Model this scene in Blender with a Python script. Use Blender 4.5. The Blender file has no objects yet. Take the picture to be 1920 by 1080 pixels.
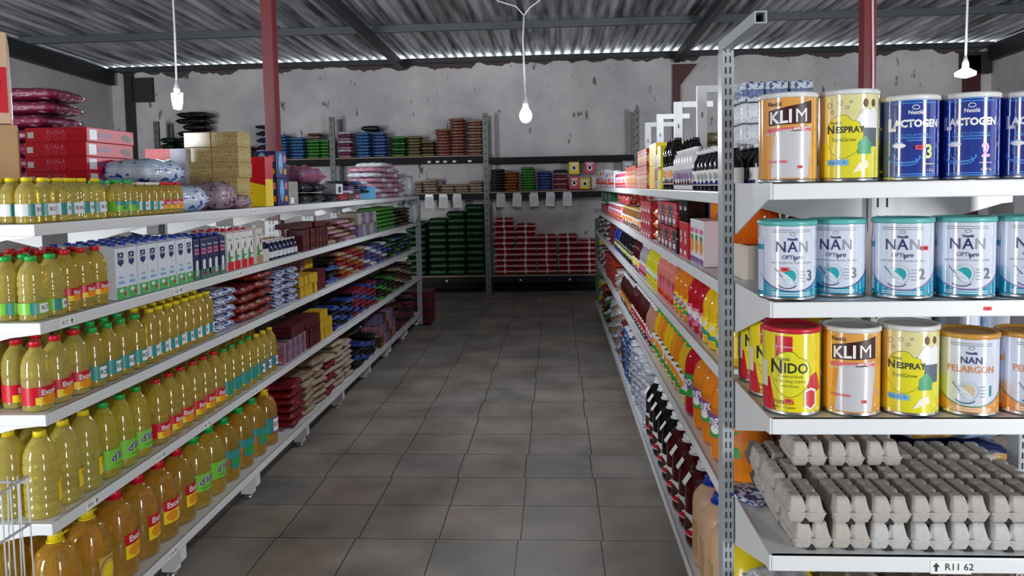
import bpy, bmesh, math, random
from math import sin, cos, pi, radians as R
from mathutils import Vector, Matrix
from mathutils.geometry import tessellate_polygon
random.seed(7)
sc = bpy.context.scene
COL = sc.collection

# ---------------------------------------------------------------- camera, sky, lights, exposure
cam = bpy.data.cameras.new('camera')
cam.sensor_width = 36.0
cam.lens = 36.0 * 1386.0 / 1920.0
cam.clip_start = 0.05
camo = bpy.data.objects.new('camera', cam)
COL.objects.link(camo)
camo.matrix_world = (Matrix.Translation((0, 0, 1.5)) @ Matrix.Rotation(R(3.4), 4, 'Z')
                     @ Matrix.Rotation(R(90 - 3.6), 4, 'X') @ Matrix.Rotation(R(-1.1), 4, 'Z'))
cam.shift_y = -103.0 / 1920.0
sc.camera = camo
sc.view_settings.view_transform = 'Standard'
sc.view_settings.look = 'None'
sc.view_settings.gamma = 1
sc.view_settings.use_curve_mapping = False
sc.view_settings.exposure = 0.5
sc.cycles.max_bounces = 8
sc.cycles.transmission_bounces = 6
sc.cycles.transparent_max_bounces = 6
sc.cycles.caustics_reflective = False
sc.cycles.caustics_refractive = True
sc.cycles.sample_clamp_indirect = 4

w = bpy.data.worlds.new('sky')
sc.world = w
w.use_nodes = True
bg = w.node_tree.nodes['Background']
bg.inputs[0].default_value = (0.86, 0.93, 1.0, 1)
bg.inputs[1].default_value = 2.2

def area(name, loc, rot, sx, sy, power, col=(1, 1, 1)):
    l = bpy.data.lights.new(name, 'AREA')
    l.shape = 'RECTANGLE'; l.size = sx; l.size_y = sy; l.energy = power; l.color = col
    o = bpy.data.objects.new(name, l); COL.objects.link(o)
    o.location = loc; o.rotation_euler = rot
    return o
# daylight entering by the two doorways of the shop front, behind the camera
area('door_daylight_west', (-4.4, -1.92, 1.25), (R(90), 0, 0), 0.85, 2.3, 205, (0.93, 0.97, 1.0))
area('door_daylight_east', (3.6, -1.92, 1.25), (R(90), 0, 0), 0.85, 2.3, 165, (0.93, 0.97, 1.0))

# ---------------------------------------------------------------- materials
MATS = {}
def mat(name, col, rough=0.5, metal=0.0, trans=0.0, ior=1.45, emit=None, estr=0, spec=None, coat=0.0, bump=None, noise=None, alpha=1.0, sss=0):
    if name in MATS: return MATS[name]
    m = bpy.data.materials.new(name); m.use_nodes = True
    nt = m.node_tree; b = nt.nodes['Principled BSDF']
    b.inputs['Base Color'].default_value = (*col, 1)
    b.inputs['Roughness'].default_value = rough
    b.inputs['Metallic'].default_value = metal
    b.inputs['Transmission Weight'].default_value = trans
    b.inputs['IOR'].default_value = ior
    b.inputs['Alpha'].default_value = alpha
    if coat: b.inputs['Coat Weight'].default_value = coat; b.inputs['Coat Roughness'].default_value = 0.08 if coat < .9 else .04; b.inputs['Coat IOR'].default_value = 1.5 if coat < .9 else 1.9
    if emit: b.inputs['Emission Color'].default_value = (*emit, 1); b.inputs['Emission Strength'].default_value = estr
    if noise or bump:
        tc = nt.nodes.new('ShaderNodeTexCoord')
    if noise:   # (scale, second colour, amount)
        n = nt.nodes.new('ShaderNodeTexNoise'); n.inputs['Scale'].default_value = noise[0]; n.inputs['Detail'].default_value = 4
        nt.links.new(tc.outputs['Object'], n.inputs['Vector'])
        r = nt.nodes.new('ShaderNodeValToRGB')
        r.color_ramp.elements[0].position = 0.5 - noise[2]; r.color_ramp.elements[1].position = 0.5 + noise[2]
        r.color_ramp.elements[0].color = (*col, 1); r.color_ramp.elements[1].color = (*noise[1], 1)
        nt.links.new(n.outputs['Fac'], r.inputs['Fac']); nt.links.new(r.outputs['Color'], b.inputs['Base Color'])
    if bump:    # (scale, strength, distance)
        n = nt.nodes.new('ShaderNodeTexNoise'); n.inputs['Scale'].default_value = bump[0]; n.inputs['Detail'].default_value = 3
        nt.links.new(tc.outputs['Object'], n.inputs['Vector'])
        bp = nt.nodes.new('ShaderNodeBump'); bp.inputs['Strength'].default_value = bump[1]; bp.inputs['Distance'].default_value = bump[2]
        nt.links.new(n.outputs['Fac'], bp.inputs['Height']); nt.links.new(bp.outputs['Normal'], b.inputs['Normal'])
    MATS[name] = m
    return m

def printed(name, base, band, spots, lo=0.25, hi=0.6, axis='Z', rough=0.3, scale=6.0, thr=0.56, bump=0.0, trans=0.0):
    """printed packaging: base colour, a band across the middle, printed motifs"""
    if name in MATS: return MATS[name]
    m = mat(name, base, rough, trans=trans)
    nt = m.node_tree; b = nt.nodes['Principled BSDF']; N = nt.nodes; L = nt.links
    tc = N.new('ShaderNodeTexCoord'); sp = N.new('ShaderNodeSeparateXYZ'); L.new(tc.outputs['Generated'], sp.inputs[0])
    a = N.new('ShaderNodeMath'); a.operation = 'GREATER_THAN'; a.inputs[1].default_value = lo; L.new(sp.outputs[axis], a.inputs[0])
    c = N.new('ShaderNodeMath'); c.operation = 'LESS_THAN'; c.inputs[1].default_value = hi; L.new(sp.outputs[axis], c.inputs[0])
    mu = N.new('ShaderNodeMath'); mu.operation = 'MULTIPLY'; L.new(a.outputs[0], mu.inputs[0]); L.new(c.outputs[0], mu.inputs[1])
    m1 = N.new('ShaderNodeMix'); m1.data_type = 'RGBA'; m1.inputs['A'].default_value = (*base, 1); m1.inputs['B'].default_value = (*band, 1)
    L.new(mu.outputs[0], m1.inputs['Factor'])
    n = N.new('ShaderNodeTexNoise'); n.inputs['Scale'].default_value = scale; n.inputs['Detail'].default_value = 1.5
    L.new(tc.outputs['Generated'], n.inputs['Vector'])
    g = N.new('ShaderNodeMath'); g.operation = 'GREATER_THAN'; g.inputs[1].default_value = thr; L.new(n.outputs['Fac'], g.inputs[0])
    m2 = N.new('ShaderNodeMix'); m2.data_type = 'RGBA'; m2.inputs['B'].default_value = (*spots, 1)
    L.new(g.outputs[0], m2.inputs['Factor']); L.new(m1.outputs['Result'], m2.inputs['A'])
    L.new(m2.outputs['Result'], b.inputs['Base Color'])
    if bump:
        n2 = N.new('ShaderNodeTexNoise'); n2.inputs['Scale'].default_value = 9; n2.inputs['Detail'].default_value = 2; n2.inputs['Distortion'].default_value = 1.5
        L.new(tc.outputs['Generated'], n2.inputs['Vector'])
        bp = N.new('ShaderNodeBump'); bp.inputs['Strength'].default_value = bump; bp.inputs['Distance'].default_value = 0.01
        L.new(n2.outputs['Fac'], bp.inputs['Height']); L.new(bp.outputs['Normal'], b.inputs['Normal'])
    return m

WHITE = mat('white_enamel', (0.72, 0.73, 0.74), 0.35)
GREYM = mat('grey_enamel', (0.42, 0.44, 0.46), 0.45)
PAPER = mat('paper', (0.82, 0.82, 0.8), 0.8)
INK = mat('ink', (0.03, 0.03, 0.035), 0.6)
BLACKM = mat('black_steel_and_shade', (0.006, 0.006, 0.008), 0.75)
SLOT = mat('slot_dark', (0.02, 0.02, 0.02), 0.9)
REDP = mat('red_paper', (0.85, 0.06, 0.08), 0.6)
STEEL = mat('bare_steel', (0.6, 0.6, 0.6), 0.3, 1.0)

# ---------------------------------------------------------------- mesh builder
_TX = {}
def text2d(s, size, bold=0.0):
    """flat lettering as (verts, faces), origin at its centre"""
    k = (s, round(bold, 4))
    if k not in _TX:
        cu = bpy.data.curves.new('lettering', 'FONT'); cu.body = s; cu.size = 1; cu.resolution_u = 2; cu.offset = bold
        cu.align_x = 'CENTER'; cu.align_y = 'CENTER'
        ob = bpy.data.objects.new('lettering', cu)
        me = bpy.data.meshes.new_from_object(ob)
        vs = [(v.co.x, v.co.y) for v in me.vertices]; fs = [tuple(p.vertices) for p in me.polygons]
        bpy.data.objects.remove(ob); bpy.data.curves.remove(cu); bpy.data.meshes.remove(me)
        _TX[k] = (vs, fs)
    vs, fs = _TX[k]
    return [(x * size, y * size) for x, y in vs], fs

def poly2d(pts):
    tris = tessellate_polygon([[Vector((x, y, 0)) for x, y in pts]])
    return list(pts), [tuple(t) for t in tris]

def ell(cx, cy, rx, ry, n=20, a0=0, a1=360):
    return [(cx + rx * cos(R(a0 + (a1 - a0) * k / n)), cy + ry * sin(R(a0 + (a1 - a0) * k / n))) for k in range(n if a1 - a0 == 360 else n + 1)]
def ring(cx, cy, rx, ry, t, a0=0, a1=359, n=24):
    o = ell(cx, cy, rx, ry, n, a0, a1); i = ell(cx, cy, rx - t, ry - t, n, a0, a1)
    return o + i[::-1]
def heart(cx, cy, s):
    P = []
    for k in range(36):
        t = 2 * pi * k / 36
        P.append((cx + s * 16 * sin(t) ** 3 / 16, cy + s * (13 * cos(t) - 5 * cos(2 * t) - 2 * cos(3 * t) - cos(4 * t)) / 15))
    return P[::-1]
def heart2(cx, cy, s):
    P = []
    for k in range(48):
        t = 360 * k / 48; f = 1 - .17 * math.exp(-((t - 62) / 13) ** 2) + .12 * math.exp(-((t - 262) / 26) ** 2) + .03 * math.exp(-((t - 130) / 40) ** 2)
        P.append((cx + s * f * cos(R(t)), cy + s * f * sin(R(t)) * 1.02))
    return P
def rc(x0, x1, y0, y1): return [(x0, y0), (x1, y0), (x1, y1), (x0, y1)]

def cylmap(r):
    return lambda u, v: (r * cos(-pi / 2 + u / r), r * sin(-pi / 2 + u / r), v)
def flatmap(y): return lambda u, v: (u, -y, v)

class MB:
    def __init__(s): s.bm = bmesh.new(); s.m = []
    def mi(s, m):
        if m not in s.m: s.m.append(m)
        return s.m.index(m)
    def face(s, vs, m, smooth=False):
        try:
            f = s.bm.faces.new(vs); f.material_index = s.mi(m); f.smooth = smooth; return f
        except ValueError: return None
    def box(s, cx, cy, cz, sx, sy, sz, m, rot=None, top=1.0, bevel=0.0):
        i = s.mi(m); vs = []
        for z in (-1, 1):
            k = top if z > 0 else 1
            for x, y in ((-1, -1), (1, -1), (1, 1), (-1, 1)):
                v = Vector((x * sx / 2 * k, y * sy / 2 * k, z * sz / 2))
                if rot is not None: v = rot @ v
                vs.append(s.bm.verts.new(v + Vector((cx, cy, cz))))
        fs = []
        for q in ((3, 2, 1, 0), (4, 5, 6, 7), (0, 1, 5, 4), (1, 2, 6, 5), (2, 3, 7, 6), (3, 0, 4, 7)):
            f = s.bm.faces.new([vs[k] for k in q]); f.material_index = i; fs.append(f)
        if bevel:
            es = list({e for f in fs for e in f.edges})
            bmesh.ops.bevel(s.bm, geom=es, offset=bevel, segments=2, affect='EDGES', profile=0.6)
        return s
    def lathe(s, prof, m, seg=24, cx=0, cy=0, sx=1, sy=1, smooth=True, cap=True, sq=0.0):
        rings = []
        for r, z in prof:
            q = []
            for k in range(seg):
                a = 2 * pi * k / seg
                f = 1.0
                if sq: f = 1.0 / (abs(cos(a)) ** (2 + sq) + abs(sin(a)) ** (2 + sq)) ** (1 / (2 + sq))
                q.append(s.bm.verts.new((cx + r * f * sx * cos(a), cy + r * f * sy * sin(a), z)))
            rings.append(q)
        for a, b in zip(rings, rings[1:]):
            for k in range(seg):
                s.face([a[k], a[(k + 1) % seg], b[(k + 1) % seg], b[k]], m, smooth)
        if cap:
            s.face(rings[0][::-1], m); s.face(rings[-1], m)
        return s
    def tube(s, pts, r, m, seg=6, closed=False):
        P = [Vector(p) for p in pts]; rings = []
        n = len(P)
        for k in range(n):
            if closed: d = P[(k + 1) % n] - P[k - 1]
            else: d = P[min(k + 1, n - 1)] - P[max(k - 1, 0)]
            d.normalize(); up = Vector((0, 0, 1)) if abs(d.z) < 0.9 else Vector((1, 0, 0))
            a = d.cross(up).normalized(); b = d.cross(a)
            rings.append([s.bm.verts.new(P[k] + r * (cos(2 * pi * j / seg) * a + sin(2 * pi * j / seg) * b)) for j in range(seg)])
        pr = list(zip(rings, rings[1:] + ([rings[0]] if closed else [])))
        for q, t in (pr if closed else pr):
            if q is t: continue
            for j in range(seg): s.face([q[j], q[(j + 1) % seg], t[(j + 1) % seg], t[j]], m, True)
        if not closed: s.face(rings[0][::-1], m); s.face(rings[-1], m)
        return s
    def prism(s, pts, y0, y1, m, axes='xz'):
        """outline in two axes extruded along the third"""
        def P(a, b, c): return {'xz': (a, c, b), 'xy': (a, b, c), 'yz': (c, a, b)}[axes]
        A = [s.bm.verts.new(P(a, b, y0)) for a, b in pts]; B = [s.bm.verts.new(P(a, b, y1)) for a, b in pts]
        n = len(pts)
        f = [s.face(A, m), s.face(B[::-1], m)] + [s.face([A[k], B[k], B[(k + 1) % n], A[(k + 1) % n]], m) for k in range(n)]
        bmesh.ops.recalc_face_normals(s.bm, faces=[q for q in f if q])
        return s
    def decal(s, shape, fmap, m, dx=0, dy=0, slice_=0.0, sc_=(1, 1), rot=0, shear=0):
        vs, fs = shape; t = bmesh.new(); c, n = cos(rot), sin(rot)
        V = []
        for x, y in vs:
            x, y = x * sc_[0], y * sc_[1]; y += shear * x
            V.append(t.verts.new((x * c - y * n + dx, x * n + y * c + dy, 0)))
        for f in fs:
            try: t.faces.new([V[k] for k in f])
            except ValueError: pass
        if slice_:
            x0 = min(v.co.x for v in t.verts); x1 = max(v.co.x for v in t.verts)
            k = math.floor(x0 / slice_) + 1
            while k * slice_ < x1:
                bmesh.ops.bisect_plane(t, geom=t.verts[:] + t.edges[:] + t.faces[:], plane_co=(k * slice_, 0, 0), plane_no=(1, 0, 0))
                k += 1
        mp = {v: s.bm.verts.new(fmap(v.co.x, v.co.y)) for v in t.verts}
        i = s.mi(m)
        for f in t.faces:
            q = [mp[v] for v in f.verts]
            nz = f.normal.z if f.normal.length > 0 else 1
            a = 0
            for k in range(len(f.verts)):
                p, r_ = f.verts[k].co, f.verts[(k + 1) % len(f.verts)].co; a += p.x * r_.y - r_.x * p.y
            if a < 0: q = q[::-1]
            try: g = s.bm.faces.new(q); g.material_index = i; g.smooth = True
            except ValueError: pass
        t.free(); return s
    def txt(s, st, size, fmap, m, dx=0, dy=0, bold=0.0, slice_=0.0, **k):
        return s.decal(text2d(st, size, bold), fmap, m, dx, dy, slice_, **k)
    def poly(s, pts, fmap, m, slice_=0.0, **k):
        return s.decal(poly2d(pts), fmap, m, 0, 0, slice_, **k)
    def grid(s, f, nu, nv, m, smooth=True, flip=False):
        V = [[s.bm.verts.new(f(i / (nu - 1), j / (nv - 1))) for j in range(nv)] for i in range(nu)]
        for i in range(nu - 1):
            for j in range(nv - 1):
                q = [V[i][j], V[i + 1][j], V[i + 1][j + 1], V[i][j + 1]]
                s.face(q[::-1] if flip else q, m, smooth)
        return s
    def build(s, name, parent=None, loc=(0, 0, 0), rz=0):
        me = bpy.data.meshes.new(name); s.bm.to_mesh(me); s.bm.free()
        for m in s.m: me.materials.append(m)
        o = bpy.data.objects.new(name, me); COL.objects.link(o)
        o.location = loc; o.rotation_euler = (0, 0, rz)
        if parent is not None: o.parent = parent
        return o

def tag(o, label, cat, group=None, kind=None):
    o['label'] = label; o['category'] = cat
    if group: o['group'] = group
    if kind: o['kind'] = kind
    return o
def structure(o): o['kind'] = 'structure'; return o
def empty(name, loc=(0, 0, 0), rz=0):
    o = bpy.data.objects.new(name, None); COL.objects.link(o); o.location = loc; o.rotation_euler = (0, 0, rz)
    o.empty_display_size = 0.05
    return o
KIDS = {}
def kids(o):
    return [c for c in o.children]
PROTO = set()
def clone(src, loc, rz, label, cat, group=None, mats=None, scale=None, rot=None):
    """copy of a thing with copies of its parts; the first call moves the thing itself"""
    if src not in PROTO:
        PROTO.add(src); r = src; SRC[src] = kids(src)
        SRCM[src] = [s_.material for s_ in src.material_slots] if src.type == 'MESH' else []
    else:
        r = src.copy(); COL.objects.link(r)
        for ch in SRC[src]:
            c = ch.copy(); COL.objects.link(c); c.parent = r
            for g in ch.children:
                d = g.copy(); COL.objects.link(d); d.parent = c
        for k in list(r.keys()):
            if k in ('label', 'category', 'group', 'kind'): del r[k]
    r.location = loc; r.rotation_euler = rot if rot is not None else (0, 0, rz)
    if scale is not None: r.scale = scale if hasattr(scale, '__len__') else (scale,) * 3
    else: r.scale = (1, 1, 1)
    if r.type == 'MESH' and (mats or r is not src):
        for k, s_ in enumerate(r.material_slots):
            s_.link = 'OBJECT'; s_.material = (mats.get(k) if mats and k in mats else SRCM[src][k])
    tag(r, label, cat, group); r.name = kindname(label, cat)
    return r
SRC = {}; SRCM = {}
ORD = ['first', 'second', 'third', 'fourth', 'fifth', 'sixth', 'seventh', 'eighth', 'ninth', 'tenth', 'eleventh', 'twelfth', 'thirteenth',
       'fourteenth', 'fifteenth', 'sixteenth', 'seventeenth', 'eighteenth', 'nineteenth', 'twentieth'] + ['twenty-' + q for q in
       ('first', 'second', 'third', 'fourth', 'fifth', 'sixth', 'seventh', 'eighth', 'ninth')]
ROWN = ['front row', 'second row back', 'third row back', 'fourth row back', 'fifth row back', 'sixth row back']

# ================================================================ the setting
def wall_mat():
    m = mat('plaster', (0.33, 0.32, 0.33), 0.9)
    nt = m.node_tree; N = nt.nodes; L = nt.links; b = N['Principled BSDF']
    tc = N.new('ShaderNodeTexCoord')
    n1 = N.new('ShaderNodeTexNoise'); n1.inputs['Scale'].default_value = 0.9; n1.inputs['Detail'].default_value = 8; n1.inputs['Roughness'].default_value = 0.65
    L.new(tc.outputs['Object'], n1.inputs['Vector'])
    r1 = N.new('ShaderNodeValToRGB'); e = r1.color_ramp.elements
    e[0].position = 0.35; e[0].color = (0.52, 0.50, 0.515, 1); e[1].position = 0.65; e[1].color = (0.78, 0.735, 0.735, 1)
    L.new(n1.outputs['Fac'], r1.inputs['Fac'])
    mp = N.new('ShaderNodeMapping'); mp.inputs['Scale'].default_value = (4, 4, 1.6); L.new(tc.outputs['Object'], mp.inputs['Vector'])
    n2 = N.new('ShaderNodeTexNoise'); n2.inputs['Scale'].default_value = 2.6; n2.inputs['Detail'].default_value = 3; L.new(mp.outputs[0], n2.inputs['Vector'])
    r2 = N.new('ShaderNodeValToRGB'); e = r2.color_ramp.elements; e[0].position = 0.27; e[0].color = (0.1, 0.09, 0.09, 1); e[1].position = 0.33; e[1].color = (1, 1, 1, 1)
    L.new(n2.outputs['Fac'], r2.inputs['Fac'])
    mx = N.new('ShaderNodeMix'); mx.data_type = 'RGBA'; mx.blend_type = 'MULTIPLY'; mx.inputs['Factor'].default_value = 0.8
    L.new(r1.outputs['Color'], mx.inputs['A']); L.new(r2.outputs['Color'], mx.inputs['B']); 
    # crumbling ragged strip along the wall top
    sp = N.new('ShaderNodeSeparateXYZ'); L.new(tc.outputs['Object'], sp.inputs[0])
    n3 = N.new('ShaderNodeTexNoise'); n3.inputs['Scale'].default_value = 3.0; n3.inputs['Detail'].default_value = 5; L.new(tc.outputs['Object'], n3.inputs['Vector'])
    ad = N.new('ShaderNodeMath'); ad.operation = 'MULTIPLY_ADD'; ad.inputs[1].default_value = 0.35; L.new(n3.outputs['Fac'], ad.inputs[0]); L.new(sp.outputs['Z'], ad.inputs[2])
    gt = N.new('ShaderNodeMath'); gt.operation = 'GREATER_THAN'; gt.inputs[1].default_value = 3.465; L.new(ad.outputs[0], gt.inputs[0])
    m3 = N.new('ShaderNodeMix'); m3.data_type = 'RGBA'; m3.inputs['B'].default_value = (0.1, 0.075, 0.07, 1)
    L.new(gt.outputs[0], m3.inputs['Factor']); L.new(mx.outputs['Result'], m3.inputs['A']); L.new(m3.outputs['Result'], b.inputs['Base Color'])
    bp = N.new('ShaderNodeBump'); bp.inputs['Strength'].default_value = 0.5; bp.inputs['Distance'].default_value = 0.03
    L.new(n1.outputs['Fac'], bp.inputs['Height']); L.new(bp.outputs['Normal'], b.inputs['Normal'])
    return m
def floor_mat():
    m = mat('floor_tiles', (0.2, 0.18, 0.16), 0.35)
    nt = m.node_tree; N = nt.nodes; L = nt.links; b = N['Principled BSDF']
    tc = N.new('ShaderNodeTexCoord'); mp = N.new('ShaderNodeMapping'); mp.inputs['Location'].default_value = (0.17 + 35 * 0.35, 0.3, 0)
    L.new(tc.outputs['Object'], mp.inputs['Vector'])
    bt = N.new('ShaderNodeTexBrick'); bt.offset = 0.03; bt.offset_frequency = 3; bt.squash = 1.0
    bt.inputs['Scale'].default_value = 1; bt.inputs['Brick Width'].default_value = 0.35; bt.inputs['Row Height'].default_value = 0.335
    bt.inputs['Mortar Size'].default_value = 0.0028; bt.inputs['Mortar Smooth'].default_value = 0.2; bt.inputs['Bias'].default_value = 0
    bt.inputs['Color1'].default_value = (0.31, 0.25, 0.205, 1); bt.inputs['Color2'].default_value = (0.25, 0.235, 0.215, 1); bt.inputs['Mortar'].default_value = (0.03, 0.024, 0.02, 1)
    L.new(mp.outputs[0], bt.inputs['Vector'])
    n = N.new('ShaderNodeTexNoise'); n.inputs['Scale'].default_value = 3; n.inputs['Detail'].default_value = 7; L.new(tc.outputs['Object'], n.inputs['Vector'])
    r = N.new('ShaderNodeValToRGB'); r.color_ramp.elements[0].color = (0.62, 0.62, 0.62, 1); r.color_ramp.elements[1].color = (1.25, 1.25, 1.25, 1)
    r.color_ramp.elements[0].position = 0.3; r.color_ramp.elements[1].position = 0.7; L.new(n.outputs['Fac'], r.inputs['Fac'])
    mx = N.new('ShaderNodeMix'); mx.data_type = 'RGBA'; mx.blend_type = 'MULTIPLY'; mx.inputs['Factor'].default_value = 1
    L.new(bt.outputs['Color'], mx.inputs['A']); L.new(r.outputs['Color'], mx.inputs['B']); L.new(mx.outputs['Result'], b.inputs['Base Color'])
    mr = N.new('ShaderNodeMapRange'); mr.inputs['To Min'].default_value = 0.36; mr.inputs['To Max'].default_value = 0.55; L.new(n.outputs['Fac'], mr.inputs['Value']); L.new(mr.outputs[0], b.inputs['Roughness'])
    bp = N.new('ShaderNodeBump'); bp.inputs['Strength'].default_value = 0.4; bp.inputs['Distance'].default_value = 0.004; bp.invert = True
    L.new(bt.outputs['Fac'], bp.inputs['Height']); L.new(bp.outputs['Normal'], b.inputs['Normal'])
    return m
def roof_mat():
    m = mat('galvanised_sheet', (0.3, 0.31, 0.32), 0.45, 0.5)
    nt = m.node_tree; N = nt.nodes; L = nt.links; b = N['Principled BSDF']
    tc = N.new('ShaderNodeTexCoord'); mp = N.new('ShaderNodeMapping'); mp.inputs['Scale'].default_value = (9, 0.7, 1); L.new(tc.outputs['Object'], mp.inputs['Vector'])
    n = N.new('ShaderNodeTexNoise'); n.inputs['Scale'].default_value = 1; n.inputs['Detail'].default_value = 6; L.new(mp.outputs[0], n.inputs['Vector'])
    r = N.new('ShaderNodeValToRGB'); e = r.color_ramp.elements; e[0].position = 0.35; e[0].color = (0.14, 0.145, 0.15, 1); e[1].position = 0.62; e[1].color = (0.75, 0.76, 0.79, 1)
    L.new(n.outputs['Fac'], r.inputs['Fac']); L.new(r.outputs['Color'], b.inputs['Base Color'])
    return m
PL = wall_mat()
XL, XR, YB, YF = -6.65, 6.15, 10.9, -2.0
def zr(y): return 3.412 + 0.035 * (YB - y)      # underside of the roof sheet
b = MB(); b.box((XL + XR) / 2, (YB + YF) / 2, -0.05, XR - XL + 0.6, YB - YF + 0.6, 0.1, floor_mat()); structure(b.build('floor'))
b = MB(); b.box((XL + XR) / 2, YB + 0.1, 1.675, XR - XL + 0.4, 0.2, 3.35, PL); structure(b.build('wall_back'))
b = MB(); b.prism([(YF, 0), (YB, 0), (YB, 3.35), (YF, zr(YF) - 0.05)], XL - 0.2, XL, PL, 'yz'); structure(b.build('wall_left'))
b = MB(); b.prism([(YF, 0), (YB, 0), (YB, 3.35), (YF, zr(YF) - 0.05)], XR, XR + 0.2, PL, 'yz'); structure(b.build('wall_right'))
# front wall with two doorways
b = MB()
for x0, x1, z0, z1 in ((XL, -4.85, 0, 3.8), (-3.95, -1.7, 0, 3.8), (1.1, 3.15, 0, 3.8), (4.05, XR, 0, 3.8), (-4.85, -3.95, 2.4, 3.8), (3.15, 4.05, 2.4, 3.8),
                       (-1.7, 1.1, 0, 3.8)):
    b.box((x0 + x1) / 2, YF - 0.1, (z0 + z1) / 2, x1 - x0, 0.2, z1 - z0, PL)
structure(b.build('wall_front'))
# corrugated roof sheet
b = MB(); pitch = 0.142; amp = 0.042; x = XL - 0.2; prof = []
while x < XR + 0.2:
    prof += [(x, 0), (x + 0.055, 0), (x + 0.075, amp), (x + 0.122, amp)]; x += pitch
RM = roof_mat()
ys = [YF - 0.4, 2, 6, 9, YB + 0.05]
V = [[b.bm.verts.new((px, y, zr(y) + pz)) for px, pz in prof] for y in ys]
for i in range(len(ys) - 1):
    for j in range(len(prof) - 1): b.face([V[i][j], V[i][j + 1], V[i + 1][j + 1], V[i + 1][j]], RM)
ro = b.build('ceiling'); structure(ro)
so = ro.modifiers.new('thickness', 'SOLIDIFY'); so.thickness = 0.002; so.offset = 1
DKM = mat('dark_painted_steel', (0.03, 0.032, 0.036), 0.5)
MAROON = mat('maroon_painted_steel', (0.17, 0.016, 0.022), 0.4)
MAROON2 = mat('maroon_old_paint', (0.09, 0.018, 0.022), 0.5)
def trim(n, b): return structure(b.build(n))
k = 1
for y in (9.0, 6.6, 4.2, 1.8):
    b = MB(); b.box((XL + XR) / 2, y, zr(y) - 0.045, XR - XL, 0.06, 0.085, mat('purlin_grey', (.09, .1, .11), .5) if y == 9.0 else DKM, bevel=0.004); trim('trim_%d' % k, b); k += 1
b = MB(); b.box((XL + XR) / 2, YB - 0.04, 3.355, XR - XL, 0.07, 0.075, DKM); trim('trim_%d' % k, b); k += 1
for x in (-2.2, 1.76):
    b = MB(); y0, y1 = YF, YB - 0.08
    b.prism([(y0, zr(y0) - 0.19), (y1, zr(y1) - 0.19), (y1, zr(y1) - 0.095), (y0, zr(y0) - 0.095)], x - 0.045, x + 0.045, DKM, 'yz'); trim('trim_%d' % k, b); k += 1
for x in (XL + 0.06, XR - 0.06):
    b = MB(); b.prism([(YF, zr(YF) - 0.25), (YB - 0.1, 3.12), (YB - 0.1, 3.34), (YF, zr(YF) - 0.1)], x - 0.05, x + 0.05, DKM, 'yz'); trim('trim_%d' % k, b); k += 1
# posts against the back wall
b = MB(); b.box(-6.35, YB - 0.05, 1.65, 0.12, 0.08, 3.3, DKM); b.box(-6.2, YB - 0.03, 3.05, 0.42, 0.05, 0.36, mat('dark_plaster', (0.05, 0.045, 0.045), 0.9)); trim('trim_%d' % k, b); k += 1  # post with a dark plaster patch near its top
b = MB(); b.box(1.76, YB - 0.06, 1.6, 0.1, 0.08, 3.2, MAROON2); b.prism([(1.81, 3.2), (2.05, 3.2), (1.81, 2.9)], YB - 0.08, YB - 0.02, MAROON2); trim('trim_%d' % k, b); k += 1
b = MB(); b.box(5.85, YB - 0.06, 1.6, 0.2, 0.1, 3.2, MAROON2); b.box(5.9, YB - 0.06, 3.1, 0.4, 0.1, 0.3, DKM); trim('trim_%d' % k, b); k += 1
# posts standing in the room
b = MB(); b.box(-1.925, 5.0, 1.75, 0.082, 0.082, 3.5, MAROON, bevel=0.006); structure(b.build('column_post'))
o = None
b = MB(); b.box(2.02, 4.95, 1.75, 0.082, 0.082, 3.5, MAROON, bevel=0.006)
b.tube([(2.03, 4.9, 0.2), (2.035, 4.895, 2.2), (2.03, 4.9, 2.6), (2.04, 4.9, 3.5)], 0.006, mat('pale_cable', (0.75, 0.6, 0.6), 0.5), 5); structure(b.build('column_post'))

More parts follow.
